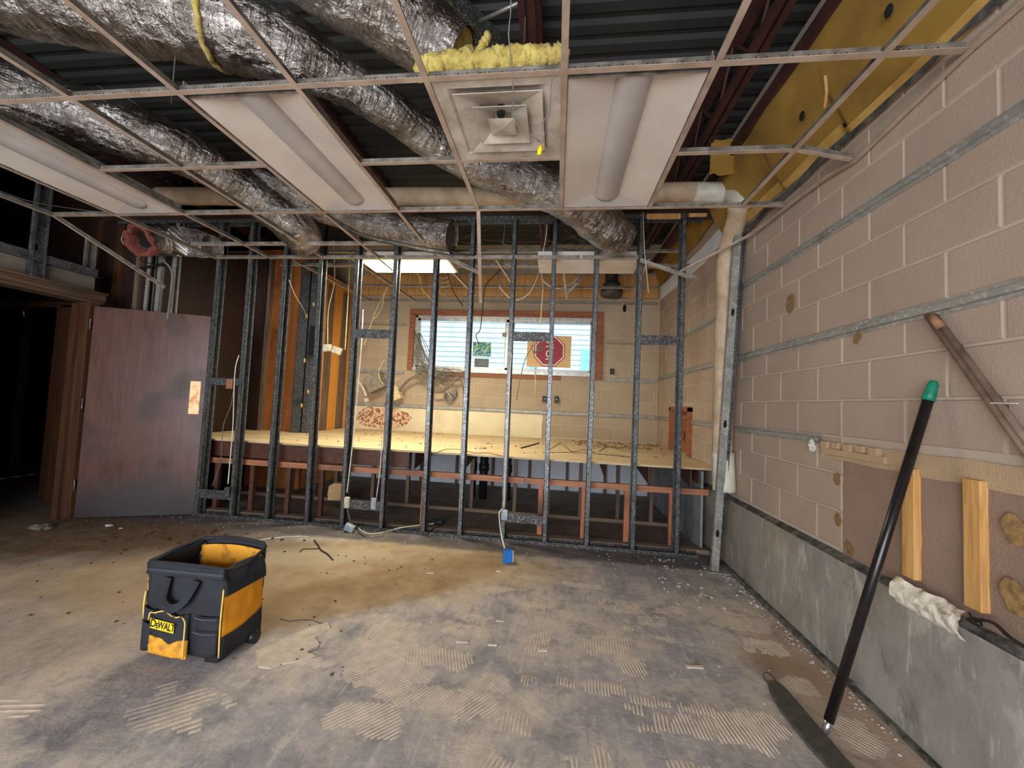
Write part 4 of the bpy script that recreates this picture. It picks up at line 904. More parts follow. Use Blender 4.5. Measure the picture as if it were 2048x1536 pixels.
# niche in the far part of the right wall
nc = thing('wall_niche_box', 'small open timber box set in the block wall at platform level', 'box', (1.64, 5.3, .9))
s = MB()
s.box((1.60, 4.93, .86), (1.72, 4.99, 1.45)); s.box((1.60, 5.70, .86), (1.72, 5.76, 1.45)); s.box((1.60, 4.93, 1.40), (1.72, 5.76, 1.46)); s.build('frame', M['win_wood'], nc)
s = MB(); s.box((1.73, 4.97, .86), (1.74, 5.72, 1.42)); s.build('backing', M['bench_post'], nc)
for i in range(5):
    s = MB(); fluffy(s, (1.71, 5.1+.13*i, 1.0+.08*(i*7 % 5)), .04, i, (.5, 1, 1.2), 8, .6); s.build('foam_lump', M['kraft'], nc)

# ---------------------------------------------------------------- door, jambs, header on the left
def basis(a, b):
    a, b = Vector((a[0], a[1], 0)), Vector((b[0], b[1], 0)); d = (b-a); return a, d.normalized(), d.length
def lbox(mb, a, u, l0, l1, z0, z1, t0, t1):
    nrm = Vector((u.y, -u.x, 0)); c = a+u*((l0+l1)/2)+nrm*((t0+t1)/2)+Vector((0, 0, (z0+z1)/2)); mb.obox(c, u*(l1-l0)/2, nrm*(t1-t0)/2, (0, 0, (z1-z0)/2)); return mb
a, u, L = basis((-4.965, 3.59), (-3.975, 4.0))
dr = thing('door_leaf', 'dark stained wooden door standing open at the left end of the studs', 'door', (-4.9, 3.62, 0))
s = MB(); lbox(s, a, u, 0, L, .01, 2.255, -.045, 0); s.build('slab', M['door'], dr, bevel=.003)
s = MB(); lbox(s, a, u, L-.145, L-.045, 1.13, 1.50, .0, .003); s.build('lock_plate', M['brass'], dr)
s = MB(); lbox(s, a, u, .0, .06, .01, 2.255, -.052, -.046); s.build('edge_strip', M['jamb'], dr)
for z in (.3, 1.15, 2.0):
    s = MB(); s.cyl((-4.975, 3.575, z), (-4.975, 3.575, z+.11), .008, 8); s.build('hinge', M['galv_dirty'], dr)
# jamb at the hinge side
jm = thing('door_jamb', 'dark timber jamb on the hinge side of the open door', 'door jamb', (-5.05, 3.6, 0))
s = MB(); s.box((-5.13, 3.56, 0), (-4.985, 3.66, 2.29)); s.build('jamb_board', M['jamb'], jm, bevel=.003)
s = MB(); s.box((-5.16, 3.53, 0), (-5.09, 3.56, 2.27)); s.build('stop', M['jamb'], jm)
st1 = thing('end_stud', 'pale galvanised stud between the two dark door jambs', 'stud', (-5.35, 3.85, 0))
s = MB(); stud_mesh(s, (-5.45, 3.85, .004), (-5.45, 3.85, 3.1)); s.build('stud', [M['galv_light'], M['hole']], st1)
s = MB(); s.box((-5.39, 3.80, .38), (-5.33, 3.82, 1.5)); tag(s.build('pine_batten', M['pine']), 'tan batten hanging on the stud between the door jambs', 'batten')
# far doorway
fd = thing('doorway_frame', 'dark stained door frame around the black opening at the left edge', 'door frame', (-6, 4.1, 0))
s = MB(); s.box((-5.98, 4.0, 0), (-5.72, 4.08, 2.36)); s.box((-6.08, 4.02, 0), (-5.98, 4.12, 2.33)); s.build('jamb_board', M['jamb'], fd, bevel=.004)
s = MB(); s.box((-7.6, 4.0, 2.33), (-5.72, 4.08, 2.40)); s.build('head_board', M['jamb'], fd, bevel=.004)
s = MB(); s.box((-7.6, 4.0, 0), (-7.3, 4.08, 2.36)); s.build('jamb_board', M['jamb'], fd)
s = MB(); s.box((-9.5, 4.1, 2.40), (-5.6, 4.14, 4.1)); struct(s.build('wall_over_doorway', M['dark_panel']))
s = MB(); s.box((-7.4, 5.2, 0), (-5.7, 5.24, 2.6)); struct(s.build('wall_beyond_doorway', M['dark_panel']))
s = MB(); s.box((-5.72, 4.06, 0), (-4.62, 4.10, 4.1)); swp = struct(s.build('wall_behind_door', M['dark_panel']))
for x, mt, w_ in ((-5.62, 'jamb', .07), (-5.35, 'jamb', .10), (-5.05, 'grey_post', .06), (-4.75, 'galv_light', .05)):
    s = MB(); s.box((x, 4.02, 0), (x+w_, 4.06, 3.4)); s.build('stud', M[mt], swp)
for x, lb in ((-4.53, 'bright galvanised stud rising behind the top of the door, nearest the stud wall'), (-4.86, 'thin galvanised stud rising behind the middle of the door top')):
    t_ = thing('loose_stud', lb, 'stud', (x, 4.0, 0)); s = MB(); stud_mesh(s, (x, 3.99+.04, .004), (x+.02, 3.99+.04, 3.39), w=.045, d=.07); s.build('stud', [M['galv_light'], M['hole']], t_)
# left partition header
hd = thing('partition_header', 'timber and steel header over the wide opening at the left', 'header', (-5.1, 3.2, 2.3))
s = MB(); s.box((-5.25, .8, 2.30), (-5.05, 3.74, 2.335)); s.box((-5.22, .8, 2.335), (-5.03, 3.74, 2.40)); s.box((-5.2, .8, 2.40), (-5.00, 3.74, 2.425)); s.build('trim_board', M['header_wood'], hd, bevel=.004)
s = MB(); s.box((-5.15, .8, 2.60), (-5.14, 3.72, 2.69)); s.box((-5.2, .8, 2.60), (-5.1, 3.72, 2.605)); s.build('steel_track', M['galv'], hd)
s = MB(); s.box((-5.19, .8, 2.46), (-5.17, 3.72, 2.60)); s.build('gypsum_strip', M['gwb'], hd)
s = MB(); stud_mesh(s, (-5.13, 3.2, 2.42), (-5.13, 3.2, 4.1), w=.05, d=.11); s.build('short_stud', [M['galv'], M['hole']], hd)
s = MB(); s.box((-6.5, 2.9, 2.70), (-5.4, 3.5, 2.72)); tag(s.build('ceiling_tile', M['plaster_white']), 'pale fallen ceiling panel above the header at far left', 'ceiling tile')
s = MB(); s.bar(PX(262, 540, -5.0), PX(330, 527, -4.6), .02, .02); s.tube(spline([PX(270, 455, -4.7), PX(300, 500, -4.7), PX(280, 520, -4.7), PX(318, 530, -4.7), PX(352, 535, -4.6)], .03), .006, 6); tag(s.build('hanger_wire', M['dark_wire']), 'twisted dark hanger wire under the torn duct end', 'wire')
s = MB(); s.tube(spline([PY(326, 520, 3.7), PY(344, 545, 3.7), PY(340, 600, 3.7), PY(335, 638, 3.7)], .03), .011, 6, True, None); tag(s.build('plastic_ribbon', M['gwb']), 'limp grey ribbon hanging in front of the door top', 'ribbon')
s = MB(); s.tube(spline([PY(250, 470, 3.7), PY(262, 488, 3.7), PY(252, 492, 3.7), PY(243, 478, 3.7), PY(255, 462, 3.7), PY(285, 462, 3.7), PY(268, 445, 3.7), PY(266, 480, 3.7)], .02), .005, 6); tag(s.build('cable', M['white_wire'], smooth=True), 'looped white wire at the torn red duct end', 'cable')

# wide flat dark studs at the corner of the niche with glue spots
cs = thing('corner_studs', 'pair of wide dark corner studs with yellow glue spots behind the stud wall', 'stud', (-3.6, 5.35, .84))
s = MB(); s.box((-3.84, 5.30, .844), (-3.70, 5.315, 3.4)); s.box((-3.84, 5.30, .844), (-3.835, 5.38, 3.4)); s.build('stud', M['galv'], cs)
s = MB(); s.box((-3.69, 5.33, .844), (-3.60, 5.345, 3.4)); s.box((-3.60, 5.33, .844), (-3.595, 5.40, 3.4)); s.build('stud', M['galv'], cs)
for (px, py) in ((619, 545), (627, 608), (613, 632), (609, 721), (616, 783), (603, 811), (628, 690)):
    p = PY(px, py, 5.297 if px < 617 else 5.325); s = MB(); fluffy(s, p, .022, px, (.8, .3, 1.5), 8, .3); s.build('glue_spot', M['gluespot'], cs)

# ---------------------------------------------------------------- electrical bits on the stud wall
def ebox(name, label, c, sz, mat, rot=0, cat='electrical box', lid=True):
    t = thing(name, label, cat, c); s = MB(); c = Vector(c); ca, sa = math.cos(rot), math.sin(rot)
    ux, uz = Vector((ca, 0, sa)), Vector((-sa, 0, ca))
    s.obox(c, ux*sz[0]/2, Vector((0, sz[1]/2, 0)), uz*sz[2]/2); s.build('box', M[mat], t, bevel=.004)
    if lid:
        l = MB(); l.obox(c-Vector((0, sz[1]/2+.002, 0)), ux*sz[0]*.42, Vector((0, .002, 0)), uz*sz[2]*.42); l.build('cover', M[mat], t)
        k = MB(); k.cyl(c-Vector((0, sz[1]/2+.006, 0)), c-Vector((0, sz[1]/2, 0)), .005, 8); k.build('screw', M['chrome'], t)
    return t
ebox('junction_box', 'small beige electrical box on the fifth stud from the left', PY(694, 1005, 3.975), (.055, .03, .115), 'almond')
ebox('junction_box', 'small pale electrical box on the sixth stud from the left', PY(748, 1007, 3.975), (.055, .03, .115), 'lightgrey')
ebox('junction_box', 'small grey box on the ninth stud, above the blue box', PY(1009, 1029, 3.975), (.065, .03, .105), 'lightgrey')
ebox('junction_box', 'grey box lying tilted on the floor before the fifth stud', PZ(703, 1052, .05)+Vector((0, -.03, -.01)), (.10, .05, .07), 'lightgrey', -.35)
ebox('outlet_box', 'dark outlet box on the left stud blocking beside the door', PY(455, 983, 3.97), (.055, .03, .10), 'galv_dirty')
ebox('outlet', 'black outlet with white sockets lying on cable by the seventh stud', PZ(877, 1046, .03)+Vector((0, 0, .01)), (.10, .05, .05), 'dark_wire')
ebox('outlet_box', 'small reddish wood block on upper blocking at the far left stud', PY(460, 768, 3.975), (.075, .03, .11), 'bench_wood', lid=False, cat='wood block')
ebox('junction_box', 'left of two cream boxes wired to the orange panel studs', PY(654, 696, 5.2), (.12, .06, .10), 'almond', .1)
ebox('junction_box', 'right of two cream boxes wired to the orange panel studs', PY(674, 701, 5.2), (.12, .06, .10), 'almond', -.3)
ebox('junction_box', 'grey box lying on the plywood platform between two studs', PY(965, 901, 4.7), (.09, .06, .07), 'greybox', .1)
ebox('outlet', 'dark outlet at the left of the pair on back wall below the sign', PY(1090, 798, 6.57), (.09, .04, .10), 'dark_wire')
ebox('outlet', 'dark outlet at the right of the pair on back wall below the sign', PY(1113, 799, 6.57), (.07, .04, .11), 'dark_wire')
ebox('outlet', 'single green outlet on the back wall right of the window', PY(1224, 743, 6.57), (.06, .04, .09), 'dark_wire')
# black cover at bracket: dark pad behind the cream boxes
s = MB(); s.box((-3.65, 5.30, 1.98), (-3.50, 5.33, 2.42)); tag(s.build('black_panel', M['black_plastic']), 'black rectangular plate behind the cream junction boxes', 'plate')
# blue box on floor
bx = thing('blue_electrical_box', 'bright blue plastic electrical box standing on the floor', 'electrical box', PZ(1015, 1126, 0))
o0 = PZ(1015, 1124, 0)
s = MB(); s.obox(o0+Vector((0, 0, .055)), (.038, .01, 0), (-.008, .03, 0), (0, 0, .055)); s.build('box', M['blue'], bx, bevel=.006)
s = MB(); s.obox(o0+Vector((-.012, -.032, .05)), (.012, .004, 0), (-.001, .004, 0), (0, 0, .035)); s.obox(o0+Vector((.042, .0, .055)), (.003, 0, 0), (0, .02, 0), (0, 0, .05)); s.build('bracket', M['blue'], bx)
s = MB(); s.obox(o0+Vector((.048, -.005, .055)), (.003, 0, 0), (0, .006, 0), (0, 0, .05)); s.build('nail_strip', M['white_wire'], bx)

# junk boxes at the back wall
def slabbox(name, label, pts, Y, th, mat, cat):
    s = MB(); s.prism([PY(x, y, Y) for x, y in pts], (0, th, 0)); return tag(s.build(name, M[mat], bevel=.005), label, cat)
slabbox('metal_enclosure', 'tilted grey metal enclosure hanging on the back wall left of the window', [(726, 757), (754, 742), (769, 772), (738, 786)], 6.35, .18, 'greybox', 'enclosure')
slabbox('metal_enclosure', 'tilted cream metal enclosure hanging on the back wall left of the window', [(782, 779), (792, 770), (802, 796), (783, 803)], 6.35, .16, 'creambox', 'enclosure')
s = MB(); s.tube(spline([PY(716, 762, 6.3), PY(725, 775, 6.28), PY(732, 792, 6.28)], .05), .02, 6); s.obox(PY(733, 800, 6.27), (.03, 0, .006), (0, .02, 0), (-.006, 0, .03)); tag(s.build('cable', M['tan_pvc'], smooth=False), 'beige plug on a frayed strap below the grey enclosure', 'cable')
# vent stack at back right
vs_ = thing('vent_pipe', 'black iron vent pipe near the ceiling in the far right corner', 'pipe', PY(1225, 560, 6.3))
s = MB(); s.cyl(PY(1225, 500, 6.3), PY(1223, 572, 6.3), .10, 18); s.build('pipe', M['black_iron'], vs_, True)
s = MB(); s.cyl(PY(1223, 568, 6.3), PY(1223, 580, 6.3), .14, 18); s.cyl(PY(1224, 578, 6.3), PY(1222, 592, 6.3), .17, 18); s.build('collar', M['galv_dirty'], vs_, True)
s = MB(); fluffy(s, PY(1249, 617, 6.58), .045, 3, (.6, .3, 1.4), 8, .3); s.build('hole', M['hole'], wall_back)
# corner gypsum board
s = MB(); s.prism([PX(1320, 575, 1.6), PX(1400, 500, 1.6), PX(1440, 455, 1.6), PX(1442, 482, 1.6), PX(1400, 530, 1.6), PX(1320, 598, 1.6)], (.03, 0, 0)); tag(s.build('gypsum_strip', M['plaster_blue']), 'torn white gypsum strip high on the wall behind the pipe', 'gypsum board')
# black pipes under platform
for k, (px, r, lb) in enumerate(((948, .04, 'left thinner black pipe stub under the platform'), (968, .06, 'thick black pipe stub under the platform middle'), (1016, .05, 'right black pipe stub under the platform by the ninth stud'))):
    s = MB(); p = PY(px, 935, 5.6); s.cyl((p.x, 5.6, .02), (p.x, 5.6, .80), r, 14); s.cyl((p.x, 5.6, .42), (p.x, 5.6, .52), r*1.25, 14); tag(s.build('pipe_stub', M['black_iron'], smooth=True), lb, 'pipe')
s = MB(); s.prism([PY(655, 988, 4.75), PY(658, 972, 4.75), PY(668, 966, 4.75), PY(690, 968, 4.75), PY(691, 1000, 4.75), PY(656, 1000, 4.75)], (0, .1, 0)); tag(s.build('cardboard_piece', M['cardboard']), 'small broken cardboard piece standing under the platform', 'cardboard')

# ---------------------------------------------------------------- cables
def cable(label, mat, r, pts, name='cable', cat='cable'):
    s = MB(); s.tube(spline([PY(*p) for p in pts], .03), r, 6); return tag(s.build(name, M[mat], smooth=True), label, cat)
cable('white cable dropping down the fifth stud into the beige box', 'white_wire', .006, [(726, 620, 4.2), (722, 700, 3.985), (708, 860, 3.98), (694, 985, 3.975)])
cable('grey cable from the beige box to the box on the floor', 'grey_wire', .007, [(695, 1018, 3.975), (697, 1030, 3.97), (702, 1046, 3.95)])
cable('white cable dropping down the sixth stud into the pale box', 'white_wire', .005, [(764, 880, 3.985), (760, 940, 3.98), (753, 994, 3.975)])
cable('white cable trailing right from the tilted floor box to the black outlet', 'tan_pvc', .007, [(716, 1056, 3.93), (732, 1066, 3.80), (760, 1066, 3.84), (800, 1056, 4.0), (850, 1049, 4.14), (868, 1047, 4.16)])
cable('short black lead curling left of the black outlet', 'dark_wire', .006, [(884, 1050, 4.15), (868, 1056, 4.08), (853, 1070, 3.92)])
cable('long white cable running down the ninth stud from the ceiling', 'white_wire', .006, [(1030, 640, 4.1), (1022, 720, 3.985), (1015, 860, 3.98), (1010, 960, 3.98), (1008, 1014, 3.975)])
cable('thick white cable looping from the ninth stud box down to the blue box', 'white_wire', .008, [(1008, 1017, 3.96), (999, 1024, 3.9), (1000, 1050, 3.8), (1005, 1080, 3.65), (1012, 1105, 3.5)])
cable('white cable on the second stud down to the outlet box', 'white_wire', .006, [(478, 710, 3.98), (470, 745, 3.98), (466, 850, 3.98), (462, 900, 3.98), (456, 968, 3.97)])
cable('thin grey wire swinging beside the door edge down the first bay', 'grey_wire', .0045, [(468, 775, 3.99), (462, 810, 4.0), (447, 850, 4.0), (443, 900, 4.0), (440, 930, 4.0), (424, 972, 3.99)])
cable('thin white wire dangling between second and third studs', 'white_wire', .004, [(578, 560, 3.99), (590, 590, 4.3), (605, 615, 4.8), (613, 632, 5.28)])
cable('lamp wire hanging in front of the air diffuser', 'grey_wire', .0028, [(1022, -10, 1.5), (1021, 30, 1.52), (1017, 70, 1.55), (1023, 120, 1.6), (1026, 180, 1.66), (1029, 240, 1.72), (1045, 258, 1.74), (1068, 274, 1.76), (1080, 284, 1.78)])
cable('second thin wire hanging by the right edge of the diffuser', 'grey_wire', .0025, [(1108, 128, 1.7), (1103, 165, 1.72), (1100, 215, 1.74), (1098, 232, 1.75), (1084, 245, 1.76), (1089, 268, 1.78), (1082, 292, 1.78)])
s = MB(); s.tube([PY(1082, 290, 1.78), PY(1080, 300, 1.78), PY(1078, 310, 1.78)], [.006, .012, .010], 8); tag(s.build('wire_connector', M['logo_yellow'], smooth=True), 'yellow wire nut hanging under the air diffuser corner', 'wire nut')
cable('cream cable looping down left of the window, outer strand', 'yellow_wire', .010, [(778, 560, 6.2), (776, 575, 6.2), (765, 595, 6.2), (752, 620, 6.2), (742, 648, 6.2), (728, 690, 6.2)])
cable('cream cable looping down left of the window, inner strand', 'yellow_wire', .009, [(779, 565, 6.2), (770, 585, 6.2), (765, 610, 6.2), (757, 628, 6.2), (745, 640, 6.2)])
cable('cream cable hanging over the window top left', 'yellow_wire', .011, [(825, 540, 5.6), (838, 552, 5.8), (843, 575, 6.0), (857, 593, 6.2), (869, 610, 6.3), (871, 640, 6.3), (866, 675, 6.3), (860, 720, 6.3)])
cable('pale cable swag beneath the unlit far light, right loop', 'tan_pvc', .009, [(1082, 510, 5.0), (1083, 540, 5.0), (1086, 560, 5.0), (1100, 572, 5.0), (1118, 577, 5.0), (1140, 570, 5.0), (1155, 555, 5.0), (1164, 540, 5.0), (1166, 512, 5.0)])
cable('pale cable swag between the ninth and tenth studs, left loop', 'tan_pvc', .008, [(1079, 512, 5.0), (1078, 542, 5.0), (1068, 570, 5.0), (1055, 590, 5.0), (1035, 600, 5.0), (1022, 598, 5.0), (1002, 578, 5.0), (999, 570, 5.0)])
cable('long cream cable hanging before the stop sign and window', 'yellow_wire', .008, [(1083, 510, 5.3), (1084, 545, 5.2), (1086, 575, 5.2), (1083, 620, 5.2), (1081, 650, 5.2)])
cable('grey wire hanging left of the stop sign coil', 'grey_wire', .007, [(1012, 430, 4.6), (1005, 500, 4.8), (1000, 566, 5.0), (996, 598, 5.0)])
cable('white wire dropping past the unlit far light', 'white_wire', .006, [(1094, 440, 4.3), (1093, 465, 4.3), (1086, 505, 4.3), (1080, 540, 4.4)])
cable('dark cable diagonal from ceiling across the window', 'dark_wire', .008, [(1006, 515, 5.4), (1000, 540, 5.5), (985, 555, 5.6), (970, 575, 5.7), (965, 620, 5.8), (960, 660, 5.9), (952, 670, 5.9), (958, 690, 5.9)])
cable('black cable end swinging above the window left half', 'dark_wire', .008, [(885, 520, 5.2), (896, 550, 5.5), (908, 585, 5.8), (926, 612, 6.0)])
for k in range(3):
    cable(('topmost', 'middle', 'lowest')[k]+' of three cream cable swags above the window', 'yellow_wire', .009, [(872, 548+k*9, 5.9), (884, 556+k*9, 5.9), (898, 553+k*9, 5.9), (908, 540+k*9, 5.9)])
s = MB(); s.tube([PY(886+7*math.cos(a), 582+8*math.sin(a), 6.3) for a in [j*PI/9 for j in range(19)]], .012, 6, False); s.tube([PY(886, 575, 6.3), PY(884, 556, 6.45), PY(883, 545, 6.54)], .006, 5); tag(s.build('cable_coil', M['tan_pvc'], smooth=True), 'small round coil of cream cable above the window', 'cable')
s = MB()
for k in range(6): s.tube([PY(1071+k*1.6+(8+k*.7)*math.cos(a+k), 694+k*1.5+(9-k*.5)*math.sin(a+k*.7), 5.9-.01*k) for a in [j*PI/8 for j in range(17)]], .0035, 5, False)
s.tube(spline([PY(1066, 690, 5.9), PY(1050, 720, 5.9), PY(1040, 760, 5.9), PY(1033, 800, 5.9)], .05), .007, 5); tag(s.build('cable_coil', M['grey_wire'], smooth=True), 'tangled grey cable coil hanging at the left edge of the stop sign', 'cable')
cable('white cable dangling below the stop sign', 'yellow_wire', .008, [(1070, 735, 6.2), (1071, 760, 6.2), (1070, 790, 6.2)])
s = MB()
for k in range(34):
    random.seed(100+k); x0 = random.uniform(826, 842); y0 = random.uniform(655, 715); x1 = random.uniform(830, 870); y1 = random.uniform(732, 752)
    s.tube(spline([PY(x0, y0, 6.45), PY((x0+x1)/2+random.uniform(-14, 8), (y0+y1)/2, 6.4), PY(x1, y1, 6.42)], .05), .006, 4)
for k in range(26):
    random.seed(300+k); x0 = random.uniform(830, 880); x1 = x0+random.uniform(20, 70); y0 = random.uniform(738, 752)
    s.tube(spline([PY(x0, y0, 6.4), PY((x0+x1)/2, y0+random.uniform(-8, 30), 6.38), PY(x1, y0+random.uniform(-4, 12), 6.42)], .05), .007, 4)
o = s.build('cable_tangle', M['gwb'], smooth=True); tag(o, 'dense tangle of thin grey wires at the lower left window corner', 'cable tangle', None, 'stuff')
s = MB(); s.tube(spline([PY(770, 810, 6.4), PY(795, 785, 6.4), PY(815, 762, 6.4), PY(835, 752, 6.4), (PY(850, 760, 6.4)), PY(865, 782, 6.4), PY(885, 782, 6.4), PY(905, 765, 6.4), PY(918, 755, 6.4), PY(926, 775, 6.4), PY(928, 800, 6.4)], .05), .02, 7); tag(s.build('flexible_conduit', M['gwb'], smooth=True), 'thick flexible conduit curving below the window', 'conduit')
cable('tan wire drooping from the conduit toward the outlet hole', 'tan_pvc', .008, [(868, 735, 6.4), (874, 760, 6.4), (890, 780, 6.45), (905, 796, 6.5)])
cable('cream loop of cable left of the tilted enclosure', 'yellow_wire', .008, [(768, 720, 6.3), (758, 740, 6.3), (760, 760, 6.3), (772, 770, 6.3), (785, 765, 6.3), (800, 755, 6.3)])
s = MB(); s.tube([PY(898+9*math.cos(a), 794+8*math.sin(a), 6.53) for a in [j*PI/9 for j in range(19)]], .02, 6, False); s.obox(PY(909, 788, 6.55), (.04, 0, 0), (0, .03, 0), (0, 0, .05)); tag(s.build('cable_coil', M['grey_wire'], smooth=False), 'small coil of grey wire in a dark hole below the window', 'cable')
s = MB(); s.tube(spline([PY(666, 480, 5.3), PY(669, 560, 5.3), PY(657, 620, 5.3), PY(655, 690, 5.25)], .05), .008, 6); tag(s.build('cable', M['yellow_wire'], smooth=True), 'cream cable running down the orange panel into the left cream box', 'cable')
s = MB(); s.tube(spline([PY(700, 480, 5.3), PY(698, 560, 5.3), PY(693, 650, 5.3), PY(690, 700, 5.3)], .05), .008, 6); tag(s.build('cable', M['yellow_wire'], smooth=True), 'cream cable hanging beside the orange panel right of the cream boxes', 'cable')
cable('white cord lying on the floor behind the tool bag', 'white_wire', .005, [(485, 1088, 3.32)]+[(x, y, PZ(x, y, .006).y) for x, y in ((530, 1078), (575, 1074), (610, 1073), (628, 1080))])
cable('dark frayed branching wire on the floor right of the white cord', 'dark_wire', .005, [(x, y, PZ(x, y, .006).y) for x, y in ((628, 1080), (636, 1090), (642, 1100), (655, 1108), (666, 1120))])
cable('short dark twig like wire on the floor beside the frayed wire', 'dark_wire', .004, [(x, y, PZ(x, y, .006).y) for x, y in ((600, 1104), (606, 1098), (620, 1098), (638, 1097))])
for k, (lb, pts_) in enumerate((('left black wire curling over the platform', ((868, 908), (890, 899), (920, 899), (950, 906), (975, 906), (1005, 912))), ('black wire loop in the middle of the platform', ((1090, 905), (1110, 892), (1122, 886), (1130, 892), (1145, 903), (1170, 899), (1190, 905))), ('right black wire curling on the platform', ((1198, 903), (1215, 893), (1235, 896), (1255, 893), (1275, 896), (1290, 897))), ('straight dark stick lying on the platform', ((1042, 896), (1060, 891), (1078, 886))), ('long thin wire lying across the platform front', ((1085, 905), (1150, 905), (1210, 909), (1270, 915))))):
    s = MB(); s.tube(spline([PZ(x, y, .85) for x, y in pts_], .04), (.0035 if k != 3 else .009), 5); tag(s.build('cable', M['dark_wire'], smooth=True), lb, 'cable')
s = MB()
random.seed(5)
for k in range(22):
    x0 = random.uniform(700, 1250); y0 = random.uniform(455, 500); Y0 = random.uniform(4.4, 6.0)
    s.tube(spline([PY(x0, y0, Y0), PY(x0+random.uniform(20, 60), y0+random.uniform(5, 35), Y0), PY(x0+random.uniform(70, 160), y0+random.uniform(-20, 30), Y0+.2)], .08), .005, 4)
tag(s.build('plenum_wires', M['grey_wire'], smooth=True), 'many thin grey wires strung through the dark far room ceiling', 'wires', None, 'stuff')
s = MB()
for k in range(5):
    x0, y0 = random.uniform(0, 300), random.uniform(130, 200); s.tube([PZ(x0, y0, 3.6), PZ(x0+180, y0+130, 3.5)], .0025, 4)
for x in (345, 925, 1048, 1100): pass
s.tube(spline([PY(0, 382, 2.9), PY(70, 405, 3.0), PY(200, 425, 3.2)], .05), .003, 5)
tag(s.build('plenum_wires', M['grey_wire'], smooth=True), 'few faint grey wires above the left part of the ceiling grid', 'wires', None, 'stuff')
for (px, py, Y, lb) in ((349, 130, 1.8, 'thin vertical hanger wire above the left ceiling light'), (1048, 90, 2.2, 'thin vertical hanger wire behind the yellow fibreglass')):
    s = MB(); p = PY(px, py, Y); s.tube([(p.x, Y, 2.95), (p.x, Y, 4.15)], .0025, 5); tag(s.build('hanger_wire', M['grey_wire']), lb, 'wire')

